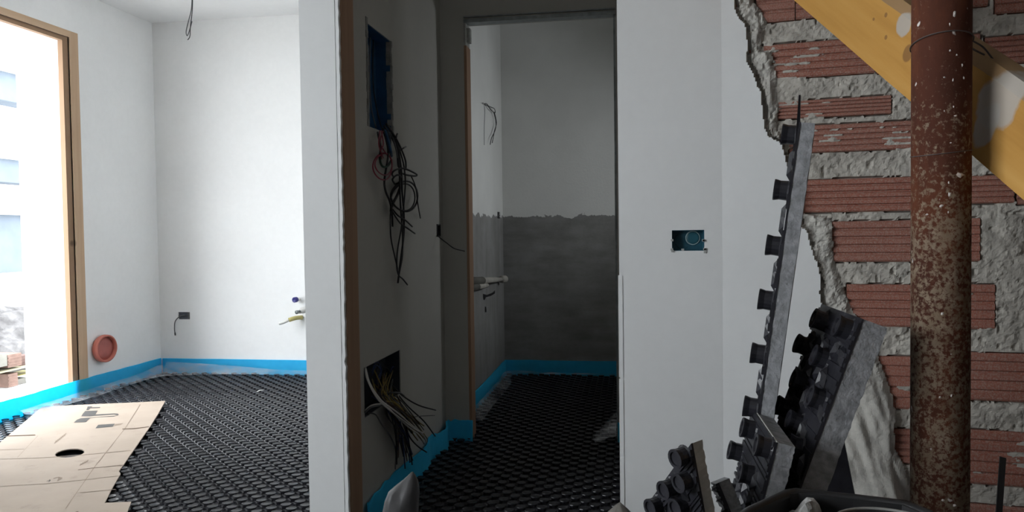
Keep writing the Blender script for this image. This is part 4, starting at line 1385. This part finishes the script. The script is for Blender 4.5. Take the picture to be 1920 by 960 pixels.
# front left offcut leaning left
NDt = onD(1296, 832, 1.33); FDt = onD(1214, 946, 1.47)
NDb = extend(NDt, (1319, 960), 1.33)
wl_ = (FDt - NDt).length
st = [(0.012, 0.012), (0.045, 0.045), (0.085, 0.012), (0.085, 0.10), (0.125, 0.05), (0.045, 0.14)]
panel('foremost insulation offcut leaning left with a smooth grey edge', NDt, NDb, FDt, 0.025, [],
      [(0.05 + 0.02 * i, 0.07 + 0.015 * i, 0.1) for i in range(5)], r_=0.0175, h_=0.024, eps=M_EPSL, seed=4, spx=[(1286, 853), (1292, 898), (1263, 912), (1238, 945), (1285, 945)])
# thin slice between
NEt = onD(1345, 906, 1.38); FEt = onD(1336, 903, 1.46)
NEb = extend(NEt, (1368, 962), 1.38)
panel('narrow insulation slice between the two lower offcuts', NEt, NEb, FEt, 0.024, [], [(0.03, 0.01 + 0.022 * i, 1.4) for i in range(4)], seed=5)
# black sheet behind the broad panel, its hidden part enlarged to shade the wall
BP = [(1545, 690), (1560, 705), (1583, 830), (1603, 930), (1640, 1190), (1430, 1190), (1470, 900)]
f_ = [onD(x, y, 2.15) for x, y in BP]
f_ = [Vector((p_.x, p_.y, max(0.0, p_.z))) for p_ in f_]
n = len(f_)
o = MB().add(f_ + [p_ + Vector((0.006, 0.022, 0)) for p_ in f_], [list(range(n)), list(range(2 * n - 1, n - 1, -1))] + [[i, (i + 1) % n, n + (i + 1) % n, n + i] for i in range(n)]).build('plastic_shade_sheet', M_STUD)
tag(o, 'black plastic sheet behind the broad insulation panel, enlarged out of sight to shade the wall', 'sheet')
# pile of flat boards they stand on
stack_g = 'flat insulation boards under the offcuts'
for i, w_ in enumerate(('lowest', 'middle', 'topmost')):
    j_ = 0.010 * math.sin(i * 2.3)
    o = MB().box((-0.04 + j_, 1.325 + j_, i * 0.1466), (0.45 + j_, 1.83 + j_, i * 0.1466 + 0.146)).build('insulation_board', M_EPS)
    tag(o, w_ + ' thick grey insulation block beneath the leaning offcuts', 'insulation board', stack_g)

# ------------------------------------------------------------------ black tub with rubble
M_TUB = simple('black_tub_plastic', (0.014, 0.014, 0.015), 0.45, 0.4, 0.3, 12)
RZ = 0.69
rim = [onZ(1386, 970, RZ), onZ(1404, 957, RZ), onZ(1476, 923, RZ), onZ(1492, 921, RZ), onZ(1600, 932, RZ), onZ(1698, 944, RZ), onZ(1742, 962, RZ)]
fr = [rim[-1] + V3((0.02, -0.22, 0)), rim[-1] + V3((-0.06, -0.30, 0)), rim[0] + V3((0.02, -0.30, 0)), rim[0] + V3((-0.03, -0.2, 0))]
ringp = rim + fr
cen = sum(ringp, V3((0, 0, 0))) / len(ringp)
tub = empty('rubble_tub', (cen.x, cen.y, 0)); tag(tub, 'black plastic tub of rubble at the bottom edge', 'tub')
m = MB()
n = len(ringp)
lev = [(0.80, 0.0, 0), (0.97, RZ - 0.03, 0), (0.985, RZ, 0), (0.94, RZ, 0), (0.93, RZ - 0.03, 0), (0.76, 0.02, 0)]
for (s_, z_, _) in lev:
    for p_ in ringp:
        q_ = cen + (p_ - cen) * s_; m.v.append((q_.x, q_.y, z_))
for i in range(len(lev) - 1):
    for k in range(n):
        m.f.append([i * n + k, i * n + (k + 1) % n, (i + 1) * n + (k + 1) % n, (i + 1) * n + k])
m.f += [list(range(n))[::-1], [(len(lev) - 1) * n + k for k in range(n)]]
m.build('body', M_TUB, tub)
rl = [cen + (p_ - cen) for p_ in ringp]
MB().tube([V3((p_.x, p_.y, RZ - 0.004)) for p_ in rl], 0.009, 8, closed=True).build('rim', M_TUB, tub, True)


def rock(name, c_, r_, mat, label, cat, seed=0, sc=(1, 1, 1), group=None, jag=0.35, sub=3):
    bm = bmesh.new(); bmesh.ops.create_icosphere(bm, subdivisions=sub, radius=1)
    for v in bm.verts:
        d_ = v.co.normalized()
        k = 1 + jag * mnoise.noise(d_ * 1.7 + Vector((seed, 0, 0))) + jag * 0.4 * mnoise.noise(d_ * 5 + Vector((0, seed, 0)))
        v.co = Vector((d_.x * sc[0], d_.y * sc[1], d_.z * sc[2])) * r_ * k
    me = bpy.data.meshes.new(name); bm.to_mesh(me); bm.free()
    o_ = link_mesh(name, me, mat)
    o_.location = c_
    if label: tag(o_, label, cat, group)
    return o_


M_RUB = simple('grey_crumbs', (0.33, 0.325, 0.315), 0.95, 0.1, 0.3, 60, bump=0.8, bscale=120)
c1 = onZ(1512, 972, 0.66)
rock('foam_chunk', tuple(c1 + V3((0, 0, -0.02))), 0.036, M_RUB, 'broken light grey foam chunk inside the black tub', 'foam chunk', 3, (0.8, 0.8, 1.25), jag=0.5)
# bucket inside the tub
bc = onZ(1622, 952, 0.706) - Vector((fw.x, fw.y, 0)).normalized() * 0.0765
bk = empty('bucket', (bc.x, bc.y, 0.3)); tag(bk, 'black bucket with a pale rim inside the tub', 'bucket')
bc.z = 0.375
m = MB().lathe([(0.062, 0.0), (0.072, 0.33), (0.069, 0.33), (0.058, 0.01)], bc, (0, 0, 1), 28)
m.build('body', M_TUB, bk, True)
MB().tube([bc + V3((0.0735 * math.cos(t_), 0.0735 * math.sin(t_), 0.331)) for t_ in [2 * math.pi * k / 32 for k in range(32)]], 0.0025, 6, closed=True).build('rim', simple('pale_rim', (0.22, 0.22, 0.21), 0.4, 0.5), bk, True)
mfill = MB().add([V3((cen.x + (p_.x - cen.x) * 0.86, cen.y + (p_.y - cen.y) * 0.86, 0.45)) for p_ in ringp] + [V3((cen.x, cen.y, 0.5))], [(i, (i + 1) % n, n) for i in range(n)])
o = mfill.build('rubble_fill', M_SLAB); tag(o, 'dark rubble filling the black tub', 'rubble', kind='stuff')
# green bottle neck
gb = onZ(1478, 962, 0.64)
o = MB().lathe([(0.022, 0), (0.022, 0.09), (0.010, 0.125), (0.010, 0.15)], gb - Z * 0.13, (-0.18, 0.1, 1), 14).build('bottle', simple('dark_green_glass', (0.008, 0.02, 0.014), 0.2, 0.5), None, True)
tag(o, 'dark green bottle leaning inside the black tub', 'bottle')

# black strap iron at the right edge
s0_, s1_ = onD(1881, 858, 1.35), onD(1872, 985, 1.35)
ddn = (s1_ - s0_).normalized(); L_ = (s0_.z - 0.0) / -ddn.z
m = MB(); wv = rt * 0.0055; tv = fw * 0.002
a0, a1 = s0_, s0_ + ddn * L_
m.add([a0 - wv + Z * .002, a0 + wv - Z * .001, a0 + wv + tv - Z * .001, a0 - wv + tv + Z * .002, a1 - wv, a1 + wv, a1 + wv + tv, a1 - wv + tv],
      [(0, 1, 2, 3), (7, 6, 5, 4), (0, 4, 5, 1), (1, 5, 6, 2), (2, 6, 7, 3), (3, 7, 4, 0)])
m.tube([a0 + ddn * 0.105 - wv * 1.2, a0 + ddn * 0.105 + wv * 1.1], 0.004, 6)
o = m.build('iron_bar', simple('black_iron', (0.012, 0.011, 0.011), 0.6, 0.4))
tag(o, 'thin black iron bar standing upright right of the prop', 'iron bar')

# ------------------------------------------------------------------ grey sacks at the bottom of the hall


def sack(name, rows, dpt, label, mat, seed=0, thick=0.09):
    m = MB(); sd = 20
    for (y, xa, xb) in rows:
        a_, b_ = onD(xa, y, dpt), onD(xb, y, dpt)
        zz_ = (a_.z + b_.z) / 2
        c_ = (a_ + b_) / 2; hw_ = (b_ - a_).length / 2
        tk = min(thick, hw_ * 0.8)
        for k in range(sd):
            an = 2 * math.pi * k / sd
            ww = 1 + 0.45 * mnoise.noise(Vector((math.cos(an) * 2, math.sin(an) * 2, y * 0.03 + seed)))
            p_ = c_ + rt * hw_ * math.cos(an) + fw * tk * math.sin(an) * ww
            m.v.append((p_.x, p_.y, max(0.0, zz_)))
    for i in range(len(rows) - 1):
        for k in range(sd):
            m.f.append([i * sd + k, i * sd + (k + 1) % sd, (i + 1) * sd + (k + 1) % sd, (i + 1) * sd + k])
    m.f += [list(range(sd))[::-1], [(len(rows) - 1) * sd + k for k in range(sd)]]
    o_ = m.build(name, mat, None, True)
    return tag(o_, label, 'sack')


M_SACK = simple('grey_sack_plastic', (0.045, 0.044, 0.045), 0.5, 0.4, 0.15, 10, bump=0.25, bscale=25)
sack('plastic_sack', [(885, 771, 775), (892, 764, 780), (900, 755, 784), (910, 742, 786), (922, 728, 787), (940, 721, 786), (960, 717, 785), (1050, 700, 795), (1197, 690, 810)], 2.1,
     'grey plastic sack standing at the foot of the hall wall', M_SACK, 2)
sack('cement_sack', [(942, 1161, 1164), (948, 1153, 1170), (955, 1146, 1178), (965, 1136, 1187), (1040, 1110, 1205), (1170, 1100, 1215)], 2.18,
     'tip of a brown-grey sack below the front wall corner', simple('brown_sack', (0.16, 0.15, 0.135), 0.8, 0.2, 0.25, 20, bump=0.4), 5, 0.05)

# ------------------------------------------------------------------ outside the bright opening
M_GND = simple('pale_ground', (0.50, 0.49, 0.47), 0.95, 0.1, 0.15, 3)
o = MB().box((-22, -14, -0.5), (XL - WT, 28, -0.28)).build('ground', M_GND); tag(o, 'pale dusty ground outside', kind='structure')
M_NB = simple('pale_render', (0.70, 0.70, 0.70), 0.9, 0.1, 0.05, 2)
M_NBG = simple('bluegrey_soffit', (0.085, 0.10, 0.12), 0.9, 0.1, 0.1, 3)
nb = empty('neighbour_building', (-9.5, 10, -0.28)); tag(nb, 'pale building with grey ledges seen through the bright opening', 'building')
MB().box((-12, 5.0, -0.28), (-9.5, 11.6, 5.2)).build('wall', M_NB, nb)
for z_, h_ in ((3.15, 0.42), (1.95, 0.34), (0.62, 0.85)):
    MB().box((-9.5, 5.0, z_), (-9.1, 11.15, z_ + h_)).build('ledge', M_NBG, nb)
    MB().box((-9.5, 5.0, z_ + h_), (-8.98, 11.3, z_ + h_ + 0.09)).build('coping', M_NB, nb)
M_RUBO = simple('outdoor_rubble', (0.075, 0.072, 0.072), 0.95, 0.1, 0.5, 7, bump=0.8, bscale=20)
random.seed(8)
hc = onX(18, 622, -6.9)
o = rock('rubble_heap', (hc.x, hc.y - 0.35, -0.1), 0.75, M_RUBO, 'grey rubble heap outside the opening', 'rubble', 7, (0.8, 1.1, 0.62), jag=0.45, sub=4); o['kind'] = 'stuff'
M_BRK = simple('outdoor_brick', (0.13, 0.085, 0.07), 0.9, 0.1, 0.25, 12)
M_BRK2 = simple('outdoor_brick_dark', (0.085, 0.055, 0.048), 0.9, 0.1, 0.25, 12)
M_PLK = simple('pale_plank', (0.20, 0.18, 0.12), 0.8, 0.2, 0.1, 8)
M_PLKY = simple('yellow_plank', (0.14, 0.12, 0.04), 0.8, 0.2, 0.1, 8)
XO = -5.3


def ext_block(px, mat, name, label, cat, xo=XO, dx=0.25):
    a_, b_ = onX(px[0], px[3], xo), onX(px[1], px[2], xo)
    o_ = empty(name, (xo, a_.y, a_.z)); tag(o_, label, cat, None)
    MB().box((xo - dx, a_.y, a_.z), (xo, b_.y, b_.z)).build('body', mat, o_)
    m_ = MB(); hgt_ = b_.z - a_.z
    for k in range(1, 4): m_.box((xo - dx - 0.003, a_.y + .003, a_.z + hgt_ * k / 4 - .006), (xo + .004, b_.y - .003, a_.z + hgt_ * k / 4 + .006))
    if cat == 'brick': m_.build('rib', mat, o_)
    return o_


ext_block((15, 40, 661, 690), M_BRK, 'hollow_brick', 'pale red hollow brick lying on the outdoor plank', 'brick')
ext_block((39, 58, 664, 689), M_BRK2, 'hollow_brick', 'darker hollow brick beside the pale red one outdoors', 'brick', XO - 0.05)
ext_block((16, 33, 698, 727), M_BRK, 'hollow_brick', 'orange brick under the outdoor plank', 'brick')
ext_block((-20, 13, 662, 693), simple('outdoor_block', (0.13, 0.125, 0.11), 0.9), 'concrete_block', 'grey block at the left picture edge outdoors', 'block')
ext_block((33, 52, 707, 722), simple('outdoor_stone', (0.09, 0.085, 0.075), 0.9), 'stone_block', 'grey stone under the yellow plank outdoors', 'block', XO - 0.02)
a_, b_ = onX(5, 697, XO + 0.02), onX(60, 689, XO + 0.02)
o = MB().box((XO - 0.3, a_.y - 0.3, a_.z), (XO + 0.03, b_.y + 0.1, b_.z + 0.012)).build('plank', M_PLK); tag(o, 'pale plank under the bricks outside', 'plank')
a_, b_ = onX(33, 706, XO - 0.03), onX(58, 698, XO - 0.03)
o = MB().box((XO - 0.2, a_.y, a_.z), (XO - 0.03, b_.y + 0.1, b_.z)).build('plank', M_PLKY); tag(o, 'yellow plank below the pale plank outside', 'plank')
a_ = onX(16, 728, XO)
o = MB().box((XO - 0.4, a_.y - 0.7, -0.28), (XO + 0.05, a_.y + 0.7, a_.z)).build('low_wall', M_NB); tag(o, 'low pale wall carrying the bricks outside', 'low wall')
